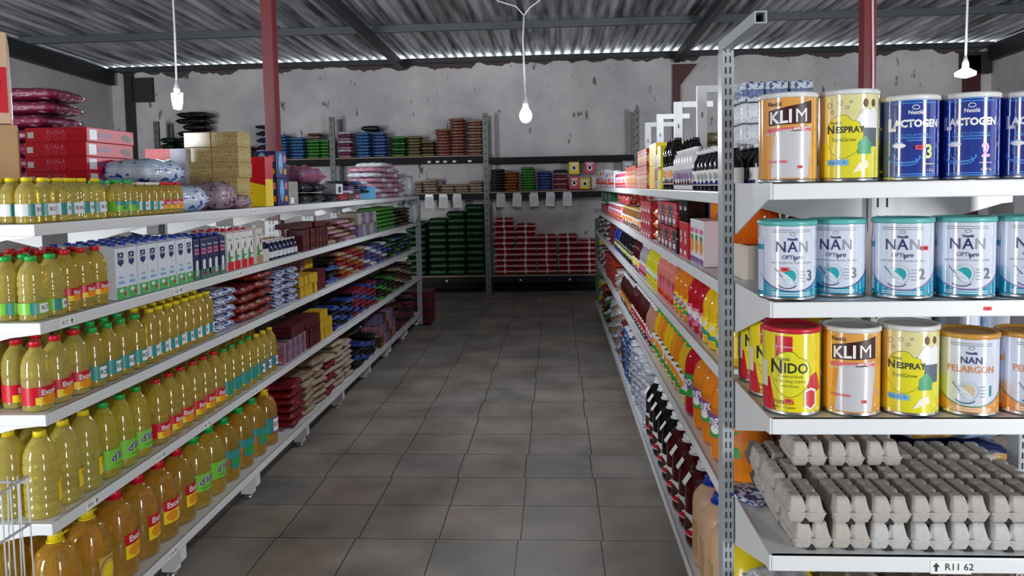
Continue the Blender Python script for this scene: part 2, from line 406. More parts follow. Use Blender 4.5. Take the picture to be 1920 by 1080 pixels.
# ---------------------------------------------------------------- hanging bulbs
GLOW = mat('lit_bulb', (1, 1, 1), 0.3, emit=(0.85, 0.92, 1.0), estr=22)
CABLE = mat('white_cable', (0.75, 0.75, 0.78), 0.5)
SOCK = mat('white_lampholder', (0.8, 0.8, 0.8), 0.4)
def bulb(x, y, z, kind, label):
    t = empty('hanging_bulb', (x, y, z))
    tag(t, label, 'light bulb', 'bulbs hanging from the roof')
    top = zr(y) - 0.02 - z
    if kind == 'spiral':
        b = MB(); b.box(0, 0, 0, 0.02, 0.02, 0.02, GLOW)
        for ph in (0, pi):
            b.tube([((0.034 - 0.004 * t_ / 5) * cos(t_ * 1.1 + ph), (0.034 - 0.004 * t_ / 5) * sin(t_ * 1.1 + ph), 0.05 - 0.1 * t_ / 16) for t_ in range(17)], 0.0085, GLOW, 8)
        b.build('glass_bulb', t); hz = 0.06
    elif kind == 'tilt':
        b = MB(); b.lathe([(0.01, -0.035), (0.06, -0.02), (0.062, 0.0), (0.03, 0.02), (0.018, 0.03)], GLOW, 20); b.build('glass_bulb', t); hz = 0.03
    else:
        b = MB(); b.lathe([(0.001, -0.05), (0.022, -0.044), (0.038, -0.025), (0.042, 0.0), (0.037, 0.022), (0.024, 0.042), (0.019, 0.055)], GLOW, 20); b.build('glass_bulb', t); hz = 0.055
    b = MB(); b.lathe([(0.019, hz), (0.02, hz + 0.03), (0.013, hz + 0.05), (0.008, hz + 0.075)], SOCK, 16); b.build('lamp_holder', t)
    b = MB()
    if kind == 'round':
        b.tube([(0, 0, hz + 0.06), (-0.01, 0, 0.5), (0, 0, 0.66)], 0.0065, CABLE)
        b.tube([(0, 0, 0.66), (-0.05, 0, 0.72), (-0.17, 0, 0.76), (-0.26, 0, 0.84), (-0.5, 0, top)], 0.004, CABLE)
        b.tube([(0, 0, 0.66), (0.04, 0, 0.71), (0.1, 0, 0.75), (0.2, 0, 0.84), (0.42, 0, top)], 0.004, CABLE)
    else: b.tube([(0, 0, hz + 0.06), (0.005, 0, 0.5), (0, 0, top)], 0.007, CABLE)
    b.build('cable', t)
    l = bpy.data.lights.new('bulb_light', 'POINT'); l.energy = 38; l.color = (0.86, 0.92, 1.0); l.shadow_soft_size = 0.06
    lo = bpy.data.objects.new('bulb_light', l); COL.objects.link(lo); lo.location = (x, y, z - 0.11)
bulb(-2.59, 5.0, 2.13, 'spiral', 'lit spiral bulb on a white cable above the oil bottles')
bulb(-0.19, 5.0, 1.975, 'round', 'lit round bulb on a forked white cable above the aisle')
bulb(2.66, 5.0, 2.18, 'tilt', 'lit flat bulb on a white cable above the blue formula tins')

# ================================================================ gondola shelving
def lip_shelf(L, depth, mirror=False):
    """one shelf board, front lip at y=0, back at y=depth, length L along +x"""
    b = MB(); b.box(L / 2, depth / 2, -0.009, L - 0.002, depth - 0.003, 0.018, WHITE)
    b.box(L / 2, 0.0075, -0.017, L - 0.002, 0.015, 0.034, WHITE, bevel=0.003)
    return b
def bracket_mb(depth, w=0.004):
    b = MB(); b.prism([(0.012, -0.019), (depth, -0.019), (depth, -0.115), (depth - 0.02, -0.12), (0.1, -0.045), (0.012, -0.035)], -w / 2, w / 2, WHITE, 'yz'); return b
def card(b, st, u, arrow=True, w=0.075, h=0.03, z=-0.018):
    """price card on a shelf lip, in shelf coordinates"""
    f = lambda p, q: (p + u, -0.0015, q + z)
    b.box(u, -0.0008, z, w, 0.0012, h, PAPER)
    b.txt(st, h * 0.62, f, INK, dx=-w * 0.12, bold=0.01)
    if arrow:
        b.poly([(w * .36, h * .36), (w * .25, 0.0), (w * .33, 0), (w * .33, -h * .3), (w * .39, -h * .3), (w * .39, 0), (w * .47, 0)], f, INK)
BAY = 0.735
ZL = [0.165, 0.555, 0.875, 1.14, 1.42]
def gondola(name, label, x_front, facing, y0, n, zs, depth, both=True, gap=0.06, top_z=1.62, panel=None, near_lip=True, group='white gondola shelving'):
    """facing +1: the aisle side looks towards +x; -1 towards -x"""
    t = empty(name, (x_front, y0, 0)); tag(t, label, 'shelving', group)
    board = lip_shelf(BAY, depth).build('shelf', t); proto = board; first = True
    br = bracket_mb(depth - 0.002).build('bracket', t); bfirst = True
    rz_f = R(90) if facing > 0 else R(-90)
    def put(p, loc, rz, fl):
        if fl: c = p
        else: c = p.copy(); COL.objects.link(c); c.parent = t
        c.location = loc; c.rotation_euler = (0, 0, rz); return c
    sides = [0, 1] if both else [0]
    for s in sides:
        for i in range(n):
            for z in zs:
                if s == 0:   # front face
                    loc = (0, i * BAY, z) if facing > 0 else (0, (i + 1) * BAY, z)
                    put(board, loc, rz_f, first)
                else:
                    xo = -facing * (2 * depth + gap)
                    loc = (xo, (i + 1) * BAY, z) if facing > 0 else (xo, i * BAY, z)
                    put(board, loc, rz_f + pi, first)
                first = False
        for i in range(n + 1):
            for z in zs[1:]:
                if s == 0: loc = (0, i * BAY, z)
                else: loc = (-facing * (2 * depth + gap), i * BAY, z)
                put(br, loc, rz_f + (0 if s == 0 else pi), bfirst); bfirst = False
    # uprights, feet
    ub = MB(); ub.box(0, 0, top_z / 2, gap - 0.006, 0.05, top_z, WHITE)
    for k_ in range(int(top_z / 0.05)):
        for dx in (-0.012, 0.012): ub.box(dx, -0.0255, 0.04 + k_ * 0.05, 0.004, 0.001, 0.028, SLOT)
    up = ub.build('upright', t)
    fb = MB(); zf = zs[0] - 0.019; fb.prism([(0.02, zf), (depth, zf), (depth, 0.05), (0.1, 0.05), (0.1, 0.02), (0.045, 0.02), (0.045, 0.05), (0.02, 0.06)], -0.022, 0.022, WHITE, 'yz')
    fb.lathe([(0.022, 0.0), (0.022, 0.006), (0.008, 0.012), (0.008, 0.03)], STEEL, 12, cx=0, cy=0.07); ft = fb.build('foot', t)
    for i in range(n + 1):
        put(up, (-facing * (depth + gap / 2), i * BAY, 0), 0, i == 0)
        put(ft, (0, i * BAY, 0), rz_f, i == 0)
        if both: put(ft, (-facing * (2 * depth + gap), i * BAY, 0), rz_f + pi, False)
    if panel:
        pb = MB(); pb.box(-facing * (depth + gap / 2), n * BAY / 2, (zs[0] + top_z) / 2 - 0.12, 0.012, n * BAY - 0.06, top_z - zs[0] - 0.24, panel); pb.build('back_panel', t)
    if near_lip:
        for z in zs:
            lb = MB(); W = (2 * depth + gap) if both else depth
            lb.box(-facing * W / 2, 0.004 - 0.012, z - 0.017, W, 0.015, 0.034, WHITE, bevel=0.003); lb.build('end_lip', t)
    return t
GP = mat('grey_back_panel', (0.2, 0.2, 0.21), 0.6)
DL, GAPL = 0.42, 0.10
gl = gondola('gondola_shelving', 'long white shelving unit loaded with cooking oil and milk cartons', -1.46, 1, 2.005, 8, ZL, DL, True, GAPL, 1.30, GP)
# price cards on the oil shelves
for st, y, z in (('R56', 2.17, ZL[1]), ('R107', 2.57, ZL[1]), ('R82', 2.93, ZL[1]), ('R101', 3.42, ZL[1]), ('R75', 3.95, ZL[1]), ('R144', 2.62, ZL[0]), ('R17', 2.1, ZL[3]),
                 ('R28', 2.75, ZL[3]), ('R19', 3.3, ZL[3]), ('R22', 3.5, ZL[4]), ('R35', 4.6, ZL[1]), ('R30', 4.5, ZL[2])):
    b = MB(); card(b, st, 0, w=0.065, h=0.026); c = b.build('price_card', gl); c.location = (0.0008, y - 2.005, z); c.rotation_euler = (0, 0, R(90))
ZR = [0.145, 0.648, 0.983, 1.225, 1.475]
DR, GAPR = 0.39, 0.06
gr = gondola('gondola_shelving', 'long white shelving unit of drinks, sauces and boxed groceries with a see-through back', 0.45, -1, 2.05, 9, ZR, DR, True, GAPR, 1.60, None, near_lip=False)
# tall uprights with cross rails above the far part of the drinks gondola
for i, y in enumerate((4.46, 5.3, 6.2, 7.0)):
    b = MB(); b.box(0.87, y, 1.84, 0.055, 0.04, 0.46, WHITE); b.box(0.99, y, 2.05, 0.24, 0.035, 0.04, WHITE)
    b.box(0.87, y - 0.021, 1.9, 0.006, 0.002, 0.03, SLOT)
    b.box(0.99, y, 1.61, 0.2, 0.03, 0.04, WHITE)
    b.build('frame_extension', gr, loc=(-0.45, -2.05, 0))
# end unit facing the shop front
ZE = [0.18, 0.687, 0.99, 1.243, 1.495]
EX0, EW, EY = 0.453, 0.7, 1.59
te = empty('end_display_shelving', (EX0, EY, 0)); tag(te, 'white end shelving holding milk powder tins and egg boxes, facing the viewer', 'shelving')
ED = 0.385
sb = None
for k_, z in enumerate(ZE):
    b = lip_shelf(EW - 0.004, ED); o = b.build('shelf', te, (0.004, 0, z))
    for x in (0.002, EW - 0.002):
        if z > 0.3:
            b = MB(); b.prism([(0.0, 0.002), (0.0, -0.033), (0.03, -0.036), (0.3, -0.125), (0.335, -0.125), (0.335, 0.002)], -0.002, 0.002, WHITE, 'yz'); b.build('bracket', te, (x, 0.0, z))
UZ = 1.83
for kx, x in enumerate((-0.018, EW + 0.018)):
    UH = UZ if kx == 0 else 1.49
    b = MB(); b.box(0, 0, UH / 2, 0.03, 0.05, UH, GREYM if False else mat('pale_grey_enamel', (0.36, 0.38, 0.4), 0.4), bevel=0.003)
    for q in range(int(UH / 0.0265)):
        for dx in (-0.0055, 0.0055): b.box(dx, -0.0255, 0.03 + q * 0.0265, 0.0028, 0.0012, 0.016, SLOT)
    b.build('upright', te, (x, 0.33, 0))
    b = MB(); b.box(0, 0.165, 0.06, 0.04, 0.33, 0.06, WHITE); b.lathe([(0.02, 0), (0.02, 0.006), (0.008, 0.01), (0.008, 0.03)], STEEL, 12, cy=0.05); b.lathe([(0.02, 0), (0.02, 0.006), (0.008, 0.01), (0.008, 0.03)], STEEL, 12, cy=0.3); b.build('foot', te, (x, 0, 0))
b = MB()   # hollow square rail running forward from the top of the upright
PG = MATS['pale_grey_enamel']
for dx, dz, sx, sz in ((-0.0115, 0, 0.003, 0.026), (0.0115, 0, 0.003, 0.026), (0, 0.0115, 0.02, 0.003), (0, -0.0115, 0.02, 0.003)):
    b.box(dx, 0.18, dz, sx, 0.34, sz, PG)
b.box(0, 0.2, 0, 0.02, 0.3, 0.02, SLOT)
b.prism([(0.3, -0.012), (0.36, -0.012), (0.36, -0.09)], -0.006, 0.006, PG, 'yz')
b.build('top_rail', te, (-0.018, 0.0, UZ + 0.014))
def ecard(st, x, z, w, h, col, ink, dz=-0.017, arrow=False):
    b = MB(); b.box(0, -0.0006, 0, w, 0.001, h, col); f = flatmap(0.0015)
    b.txt(st, h * 0.7, f, ink, bold=0.01, dx=0.2 * w if arrow else 0)
    if arrow: b.poly([(-w * .36, h * .33), (-w * .45, 0.0), (-w * .39, 0), (-w * .39, -h * .33), (-w * .33, -h * .33), (-w * .33, 0), (-w * .27, 0)], f, INK)
    b.build('price_card', te, (x - EX0, 0.0, z + dz))
ecard('R11 62', 0.835, ZE[1], 0.085, 0.03, PAPER, INK, -0.02, True)
ecard('346', 0.9, ZE[3], 0.016, 0.008, REDP, INK); ecard('245', 1.0, ZE[4], 0.02, 0.009, REDP, INK)

# ---------------------------------------------------------------- slotted-angle rack along the back wall
rk = empty('slotted_angle_rack', (-3.17, 10.45, 0)); tag(rk, 'black and grey slotted-angle rack along the rough back wall stacked with sacks', 'rack')
ANG = mat('slotted_angle', (0.16, 0.17, 0.165), 0.5, 0.3); PLY = mat('plywood_edge', (0.35, 0.28, 0.2), 0.7)
PX = [-5.75, -3.17, -0.97, 1.15]
for x in PX:
    for y in (10.45, 10.84):
        b = MB(); b.box(0, 0, 1.27, 0.075, 0.004, 2.54, ANG); b.box(0.0355, 0.02, 1.27, 0.004, 0.036, 2.54, ANG)
        for q in range(24): b.box(0.0, -0.0025, 0.08 + q * 0.105, 0.012, 0.001, 0.035, SLOT)
        b.build('upright', rk, (x + 3.17, y - 10.45, 0))
for i in range(3):
    x0, x1 = PX[i], PX[i + 1]; xc, L_ = (x0 + x1) / 2, x1 - x0 - 0.085
    for z, full in ((0.24, True), (1.43, True), (1.955 if i < 2 else 1.93, i < 2)):
        b = MB(); b.box(0, 0.012, -0.06, L_, 0.02, 0.085, BLACKM); b.box(0, 0.375, -0.06, L_, 0.02, 0.085, BLACKM)
        if full: b.box(0, 0.195, -0.008, L_, 0.4, 0.016, PLY)
        else: b.box(0, 0.195, -0.05, L_, 0.36, 0.02, BLACKM)
        b.build('shelf', rk, (xc + 3.17, 0, z))
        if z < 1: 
            b = MB(); b.box(0, 0.33, -0.125, L_, 0.02, 0.12, BLACKM); b.box(0, 0.2, -0.184, L_, 0.38, 0.006, BLACKM)  # black board and floor sheet stand in for the shade under the rack
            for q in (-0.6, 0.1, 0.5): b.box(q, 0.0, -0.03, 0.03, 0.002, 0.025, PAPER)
            b.build('shade_boards_and_tags', rk, (xc + 3.17, 0, 0.2))
b = MB()
for x in (-1.78, -1.66, -1.55, -1.42, -1.2): b.box(x, -0.002, 0, 0.05, 0.003, 0.028, PAPER)
b.build('price_strip', rk, (3.17, 0, 1.87))
for i, (x, dx) in enumerate(((-1.79, 0.0), (-1.59, 0.02), (-1.39, -0.03), (-0.77, 0), (-0.54, 0.03), (-0.3, -0.04), (-0.07, 0.03), (0.17, 0.0))):
    b = MB(); rt = Matrix.Rotation(R(5 * dx / 0.04), 3, 'Y')
    b.box(0, 0, 0, 0.125, 0.002, 0.17, PAPER, rot=rt)
    b.box(0, -0.001, 0.095, 0.11, 0.003, 0.03, mat('clear_clip', (0.7, 0.74, 0.78), 0.2))
    for q in range(5): b.box(0, -0.0018, 0.05 - q * 0.022, 0.08, 0.001, 0.006, mat('grey_print', (0.45, 0.45, 0.47), 0.8), rot=rt)
    b.build('price_sheet', rk, (x + 3.17, -0.006, 1.30))

# ================================================================ goods: builders
def hx(s):
    s = s.lstrip('#'); v = [int(s[k:k + 2], 16) / 255 for k in (0, 2, 4)]
    return tuple(q / 12.92 if q < 0.04045 else ((q + 0.055) / 1.055) ** 2.4 for q in v)
def paint(n, h, rough=0.4, **k): return mat(n, hx(h), rough, **k)
CW = paint('white_plastic', '#e8e8ea', 0.35); CR = paint('red_plastic', '#d21a2e', 0.35); CY = paint('yellow_plastic', '#e8cf1c', 0.35)
CG = paint('green_plastic', '#1fae4e', 0.35); CDG = paint('dark_green_plastic', '#0c6a35', 0.35); CB = paint('blue_plastic', '#1f3fae', 0.35); CK = paint('black_plastic', '#101114', 0.3); CO = paint('orange_plastic', '#e05a10', 0.35)
OILL = mat('pale_oil', (1.0, 0.86, 0.22), 0.06, trans=0.74, ior=1.4, coat=.5)
OILA = mat('golden_oil', (1.0, 0.78, 0.14), 0.06, trans=0.76, ior=1.4, coat=.5)
OILD = mat('amber_oil', (0.95, 0.58, 0.08), 0.06, trans=0.78, ior=1.4, coat=.5)
LREDP = paint('red_label', '#c8102a', 0.35); LLIME = paint('lime_label', '#7dc53a', 0.35); LTEAL = paint('teal_label', '#2f8f8a', 0.35); LWHITE = paint('white_label', '#dfe3e8', 0.35)
LORG = paint('orange_print', '#e8921c', 0.4); LYEL = paint('yellow_print', '#f2d21e', 0.4); LNAVY = paint('navy_print', '#1b2566', 0.4); LPURP = paint('purple_print', '#7a4a8c', 0.4)
LGREEN = paint('green_print', '#2e9b48', 0.4); LBROWN = paint('brown_print', '#4a1f14', 0.4); LPINK = paint('pink_print', '#d9708c', 0.4); LSKY = paint('sky_print', '#6fb4e0', 0.4)
PREM = mat('price_sticker', (0.85, 0.86, 0.88), 0.6)

def patch(b, r, arc, z0, z1, m, off=0.0):
    """label band round the front of a bottle"""
    L_ = r * R(arc) / 2
    b.poly(rc(-L_ + off, L_ + off, z0, z1), cylmap(r), m, slice_=0.008)
def art_excella(b, r, z0, z1, k=1.0):
    h = z1 - z0; f1 = cylmap(r + 0.0005); f2 = cylmap(r + 0.0009)
    b.poly(rc(-r * 1.1, r * 1.1, z0, z0 + h * 0.42), f1, LYEL, slice_=0.01)
    b.poly(ell(0, z0 + h * 0.25, r * .7, h * .28), f2, LORG, slice_=0.01)
    b.txt('Excella', h * 0.42 * k, f2, CW, dy=z0 + h * 0.68, bold=0.03, slice_=0.01, shear=0.06)
def art_dlite(b, r, z0, z1):
    h = z1 - z0; f1 = cylmap(r + 0.0006)
    b.txt("d'lite", h * 0.6, f1, CW, dy=z0 + h * 0.6, bold=0.05, slice_=0.01, shear=0.12)
    b.txt("d'lite", h * 0.6, cylmap(r + 0.001), LNAVY, dy=z0 + h * 0.6, bold=0.015, slice_=0.01, shear=0.12)
    b.poly(rc(-r * .5, r * .5, z0 + h * .15, z0 + h * .22), f1, LGREEN, slice_=0.01)
def art_sticker(st):
    def f(b, r, z0, z1):
        h = z1 - z0; f1 = cylmap(r + 0.0006); f2 = cylmap(r + 0.001)
        b.poly(rc(-r * 1.0, -r * 0.45, z0, z1), f1, LTEAL, slice_=0.008); b.poly(rc(r * 0.9, r * 1.3, z0, z1), f1, LPURP, slice_=0.008)
        b.poly(rc(-r * .35, r * .65, z0 + h * .1, z0 + h * .9), f1, PREM, slice_=0.008)
        b.txt(st, h * 0.5, f2, INK, dx=r * .15, dy=z0 + h * .5, bold=0.01, slice_=0.008)
    return f
def art_green(b, r, z0, z1):
    h = z1 - z0; f1 = cylmap(r + 0.0006)
    b.poly(rc(-r * 1.2, r * 1.2, z0 + h * .6, z1), f1, LTEAL, slice_=0.008); b.poly(ell(0, z0 + h * .35, r * .5, h * .25), f1, LGREEN, slice_=0.008)
def art_pricetag(b, r, z0, z1):
    h = z1 - z0; b.poly(ell(0, z0 + h * .6, r * .55, h * .35, a0=0, a1=180), cylmap(r + 0.0005), LORG, slice_=0.01)
    b.poly(rc(-r * .4, r * .5, z0, z0 + h * .4), cylmap(r + 0.0006), PREM, slice_=0.01); b.txt('R56', h * .3, cylmap(r + 0.001), INK, dy=z0 + h * .2, slice_=0.01, bold=0.02)
def scaled(prof, r, h): return [(a * r, z * h) for a, z in prof]
P_ROUND = [(0.86, 0), (0.98, 0.015), (1, 0.05), (1, 0.13), (0.965, 0.15), (1, 0.17), (1, 0.3), (1, 0.44), (0.965, 0.46), (1, 0.48), (1, 0.54), (0.965, 0.56), (0.99, 0.6), (0.93, 0.7), (0.78, 0.79), (0.56, 0.86), (0.4, 0.9), (0.38, 0.93)]
P_SLIM = [(0.88, 0), (1, 0.02), (1, 0.1), (0.96, 0.13), (0.96, 0.32), (1, 0.35), (1, 0.5), (0.97, 0.53), (1, 0.56), (1, 0.7), (0.9, 0.78), (0.66, 0.86), (0.5, 0.9), (0.5, 0.93)]
P_RIB = [(0.88, 0), (1, 0.02), (1, 0.06), (0.93, 0.08), (1, 0.1), (1, 0.16), (0.93, 0.18), (1, 0.2), (1, 0.26), (0.93, 0.28), (1, 0.3), (1, 0.36), (0.93, 0.38), (1, 0.4), (1, 0.47), (0.93, 0.5), (1, 0.53), (1, 0.6), (0.93, 0.62), (0.99, 0.66), (0.9, 0.75), (0.7, 0.84), (0.46, 0.9), (0.38, 0.93)]
P_JUG = [(0.85, 0), (0.98, 0.015), (1, 0.05), (0.98, 0.2), (1, 0.22), (1, 0.42), (0.97, 0.45), (1, 0.48), (0.99, 0.62), (0.93, 0.72), (0.76, 0.82), (0.5, 0.88), (0.32, 0.905), (0.3, 0.93)]
P_SQ = [(0.9, 0), (1, 0.015), (1, 0.6), (0.97, 0.7), (0.8, 0.8), (0.5, 0.87), (0.3, 0.9), (0.3, 0.93)]
P_FLASK = [(0.88, 0), (1, 0.02), (1, 0.42), (0.94, 0.5), (0.98, 0.56), (0.9, 0.68), (0.62, 0.8), (0.42, 0.88), (0.36, 0.94)]
def bottle(prof, r, h, body, capm, capr=0.42, caph=0.075, label=None, art=None, handle=None, sx=1, sy=1, sq=0.0, seg=22, rot=0):
    """label = (z0, z1, arc, material); returns the thing (its own mesh is the bottle body)"""
    b = MB(); b.lathe(scaled(prof, r, h), body, seg, sx=sx, sy=sy, sq=sq); t = b.build('bottle')
    z0 = h * 0.925
    b = MB(); cr = r * capr
    b.lathe([(cr, z0), (cr, z0 + h * caph * .85), (cr * .9, z0 + h * caph)], capm, 16)
    if handle:
        b.lathe([(cr * 1.25, z0 - h * .012), (cr * 1.25, z0 + h * .006)], capm, 16)
        b.tube([(cr * 1.1, 0, z0), (cr * 1.9, 0, z0 + h * .03), (cr * 2.7, cr * .2, z0 + h * .02), (cr * 2.9, cr * .8, z0 - h * .01), (cr * 2.2, cr * 1.0, z0 - h * .02), (cr * 1.0, cr * .6, z0 - h * .006)], h * 0.011, capm, 6)
    b.build('cap', t)
    if label:
        za, zb, arc, lm = label; b = MB()
        if sq: 
            yy = r * sy * 1.002; f = flatmap(yy + 0.001); hw = r * sx * 0.8
            b.poly(rc(-hw, hw, za * h, zb * h), f, lm)
            if art: art(b, 1e6, za * h, zb * h) if art is not True else None
        else:
            patch(b, r + 0.0012, arc, za * h, zb * h, lm)
            if art: art(b, r + 0.0012, za * h, zb * h)
        o = b.build('label', t); o.rotation_euler = (0, 0, rot)
    return t

def nz(x, y, s): return sin(x * 3.1 + s * 1.7) * cos(y * 4.3 - s * 2.3) + 0.5 * sin(x * 7.7 - y * 5.1 + s)
def bag(w, d, h, m, seed=0, n=13, wr=0.10, name='bag', pw=5.0):
    """filled pillow bag with crimped ends, front towards -y"""
    b = MB()
    def f(sign):
        def g(u, v):
            x, y = 2 * u - 1, 2 * v - 1
            e = (max(0, 1 - abs(x) ** pw) ** 0.45) * (max(0, 1 - abs(y) ** (pw + 1)) ** 0.5)
            k = e * (1 + wr * nz(x * 2, y * 2, seed)) * (1 + 0.05 * sin(9 * x + seed))
            mid = 0.45
            z = h * (mid + (sign * (0.55 if sign > 0 else 0.45)) * k) + 0.03 * h * sin(6 * x + seed) * (1 - e)
            px = x * w / 2 * (1 - 0.05 * (1 - abs(y)) * 0 - 0.04 * abs(sin(5 * y + seed)) * abs(x)); py = y * d / 2 * (1 - 0.04 * abs(sin(7 * x + seed)) * abs(y))
            return (px, py, max(z, 0.0005))
        return g
    b.grid(f(1), n + 1, n, m); b.grid(f(-1), n + 1, n, m, flip=True)
    bmesh.ops.remove_doubles(b.bm, verts=b.bm.verts, dist=0.0004)
    return b.build(name)
def box(w, d, h, m, name='box', arts=None, bevel=0.002):
    b = MB(); b.box(0, 0, h / 2, w, d, h, m, bevel=bevel)
    t = b.build(name)
    if arts:
        b = MB(); arts(b, w, d, h); b.build('front_logo', t)
    return t
def front(y): return flatmap(y)
def side_map(x): return lambda u, v: (x, u, v)     # face towards +x
KINDN = (('tissue', 'tissue_pack'), ('sack', 'maize_sack'), ('flour', 'flour_bag'), ('snack', 'snack_bag'), ('crisp', 'crisp_packet'), ('wafer', 'wafer_packet'), ('sugar', 'sugar_packet'), ('rice', 'rice_packet'), ('noodle', 'noodle_packet'),
         ('bean', 'bean_packet'), ('biscuit', 'biscuit_packet'), ('bulk bag', 'bulk_bag'), ('magenta', 'sweet_packet'), ('marshmallow', 'marshmallow_packet'), ('middle rack', 'grocery_packet'), ('top rack', 'pasta_packet'), ('shiny', 'shiny_packet'))
KB = {'bottle': 'bottle', 'jug': 'jug', 'jar': 'jar', 'carton': 'carton', 'box': 'box'}
def kindname(label, cat):
    if cat in ('packet', 'bag', 'sack', 'bundle', 'pack'):
        for k, v in KINDN:
            if k in label: return v
        return {'bag': 'plastic_bag', 'sack': 'maize_sack', 'bundle': 'tissue_bundle', 'pack': 'tissue_pack'}.get(cat, 'packet')
    if cat == 'bottle': return 'oil_bottle' if ' oil ' in label else 'sauce_bottle' if ('black' in label or 'dark' in label) else 'juice_bottle' if ('juice' in label or 'squash' in label or 'drink' in label) else 'syrup_bottle' if 'syrup' in label else 'bottle'
    if cat == 'carton': return 'milk_carton' if 'milk' in label else 'drink_carton'
    if cat == 'jug': return 'oil_jug' if 'oil' in label else 'drink_jug'
    if cat == 'box': return 'cereal_box' if 'cereal' in label else 'tea_box' if 'tea' in label else 'tissue_box' if 'tissue' in label else 'grocery_box'
    return cat.replace(' ', '_')
def place(src, side, x, y, z, label, cat, group=None, mats=None, jit=0.0, scale=None, tilt=None):
    if side in 'LE' and x < -1.3 and y > 2.3 and not (z > 1.1 and z < 1.2 and y < 2.36 and 'red cap' in label): y -= 0.085
    rz = {'L': R(90), 'R': R(-90), 'B': 0, 'E': 0}[side] + random.uniform(-jit, jit)
    return clone(src, (x, y, z + 0.0012), rz, label, cat, group, mats, scale, rot=(tilt[0], tilt[1], rz) if tilt else None)
XF = {'L': -1.475, 'R': 0.465}
def rows(src, side, z, y0, n, py, nr, px, r, desc, cat='bottle', group=None, jit=3.0, stagger=0.0, mats=None, sc_=None):
    """bottles in rows: n along the shelf from y0, nr deep"""
    s = -1 if side == 'L' else 1
    for i in range(n):
        for k in range(nr):
            x = XF[side] + s * (r + 0.004 + k * px + random.uniform(0, 0.004)); y = y0 + i * py + (stagger if k % 2 else 0) + random.uniform(-0.003, 0.003)
            place(src, side, x, y, z, '%s, %s, %s along' % (desc, ROWN[k], ORD[i]), cat, group or desc, jit=R(jit) * 4,
                  scale=sc_, mats=mats[(i + k) % len(mats)] if mats else None)
ZM_ = {}
def ztop(src):
    if src.data not in ZM_: ZM_[src.data] = max(v.co.z for v in src.data.vertices)
    return ZM_[src.data]
def stacks(src, side, z, y0, n, py, high, dz, d, desc, cat, group=None, mats=None, nr=1, px=0.2, jit=4.0, wob=0.006, heights=None, x0=None, single='stack'):
    """n stacks of flat things along a shelf"""
    s = -1 if side == 'L' else 1
    for i in range(n):
        for k in range(nr):
            hh = heights[i % len(heights)] if heights else high
            for q in range(hh):
                x = (XF[side] if x0 is None else x0) + s * (d / 2 + 0.004 + k * px + random.uniform(0, wob)); y = y0 + i * py + random.uniform(-wob, wob)
                lab = desc + (', %s from the bottom' % ORD[q] if hh > 1 else '') + (', %s %s' % (ORD[i], single) if n > 1 else '') + (', ' + ('behind' if k else 'in front') if nr > 1 else '')
                place(src, side, x, y, z + q * dz, lab, cat, group or desc, jit=R(jit), mats={0: mats[(i * 7 + q + k) % len(mats)]} if mats else None, scale=(1, 1, dz * .98 / ztop(src)))

# ================================================================ oil side
def art_wt(b, r, z0, z1):
    art_sticker('R17')(b, r, z0, z1)
oil_small = bottle(P_ROUND, 0.031, 0.13, OILL, CY, 0.45, 0.09, (0.16, 0.43, 300, LWHITE), art_wt)
rows(oil_small, 'L', ZL[4], 2.04, 7, 0.066, 3, 0.066, 0.031, 'small pale oil bottle, yellow cap, white label, top shelf', group='small yellow-capped oil bottles', stagger=0.02)
oil_small_g = bottle(P_ROUND, 0.031, 0.126, OILL, CG, 0.45, 0.09, (0.16, 0.43, 300, LLIME), art_green)
rows(oil_small_g, 'L', ZL[4], 2.56, 2, 0.068, 3, 0.066, 0.031, 'small oil bottle, green cap, top shelf', group='small green-capped oil bottles')
oil_slim = bottle(P_SLIM, 0.024, 0.12, OILA, CW, 0.6, 0.08, (0.16, 0.42, 280, LWHITE), art_sticker('R8'))
rows(oil_slim, 'L', ZL[4], 2.69, 3, 0.052, 3, 0.052, 0.024, 'slim oil bottle, white cap, top shelf', group='slim white-capped oil bottles')
oil_slim_r = bottle(P_SLIM, 0.024, 0.12, OILA, CR, 0.6, 0.09, (0.16, 0.45, 280, LREDP), art_excella)
rows(oil_slim_r, 'L', ZL[4], 2.845, 3, 0.052, 3, 0.052, 0.024, 'slim oil bottle, red cap, red label, top shelf', group='slim red-capped oil bottles')

oil_g = bottle(P_RIB, 0.036, 0.185, OILL, CG, 0.42, 0.075, (0.1, 0.28, 300, LLIME), art_sticker('R17'))
rows(oil_g, 'L', ZL[3], 2.043, 2, 0.075, 2, 0.078, 0.036, 'pale oil bottle, green cap, second shelf', group='green-capped oil bottles on the second shelf')
oil_r = bottle(P_RIB, 0.035, 0.19, OILA, CR, 0.42, 0.075, (0.18, 0.38, 300, LREDP), art_excella)
for k in range(2):
    for j in range(2):
        place(oil_r, 'L', -1.475 - 0.04 - 0.078 * (j + 2), 2.04 + 0.075 * k, ZL[3], 'red-capped oil bottle behind the green-capped ones, second shelf, %s from its near end, %s' % (ORD[k], 'front row' if j == 0 else 'back row'), 'bottle', 'red-capped oil bottles on the second shelf')
rows(oil_r, 'L', ZL[3], 2.193, 3, 0.075, 4, 0.078, 0.036, 'golden oil bottle, red cap, second shelf', group='red-capped oil bottles on the second shelf')

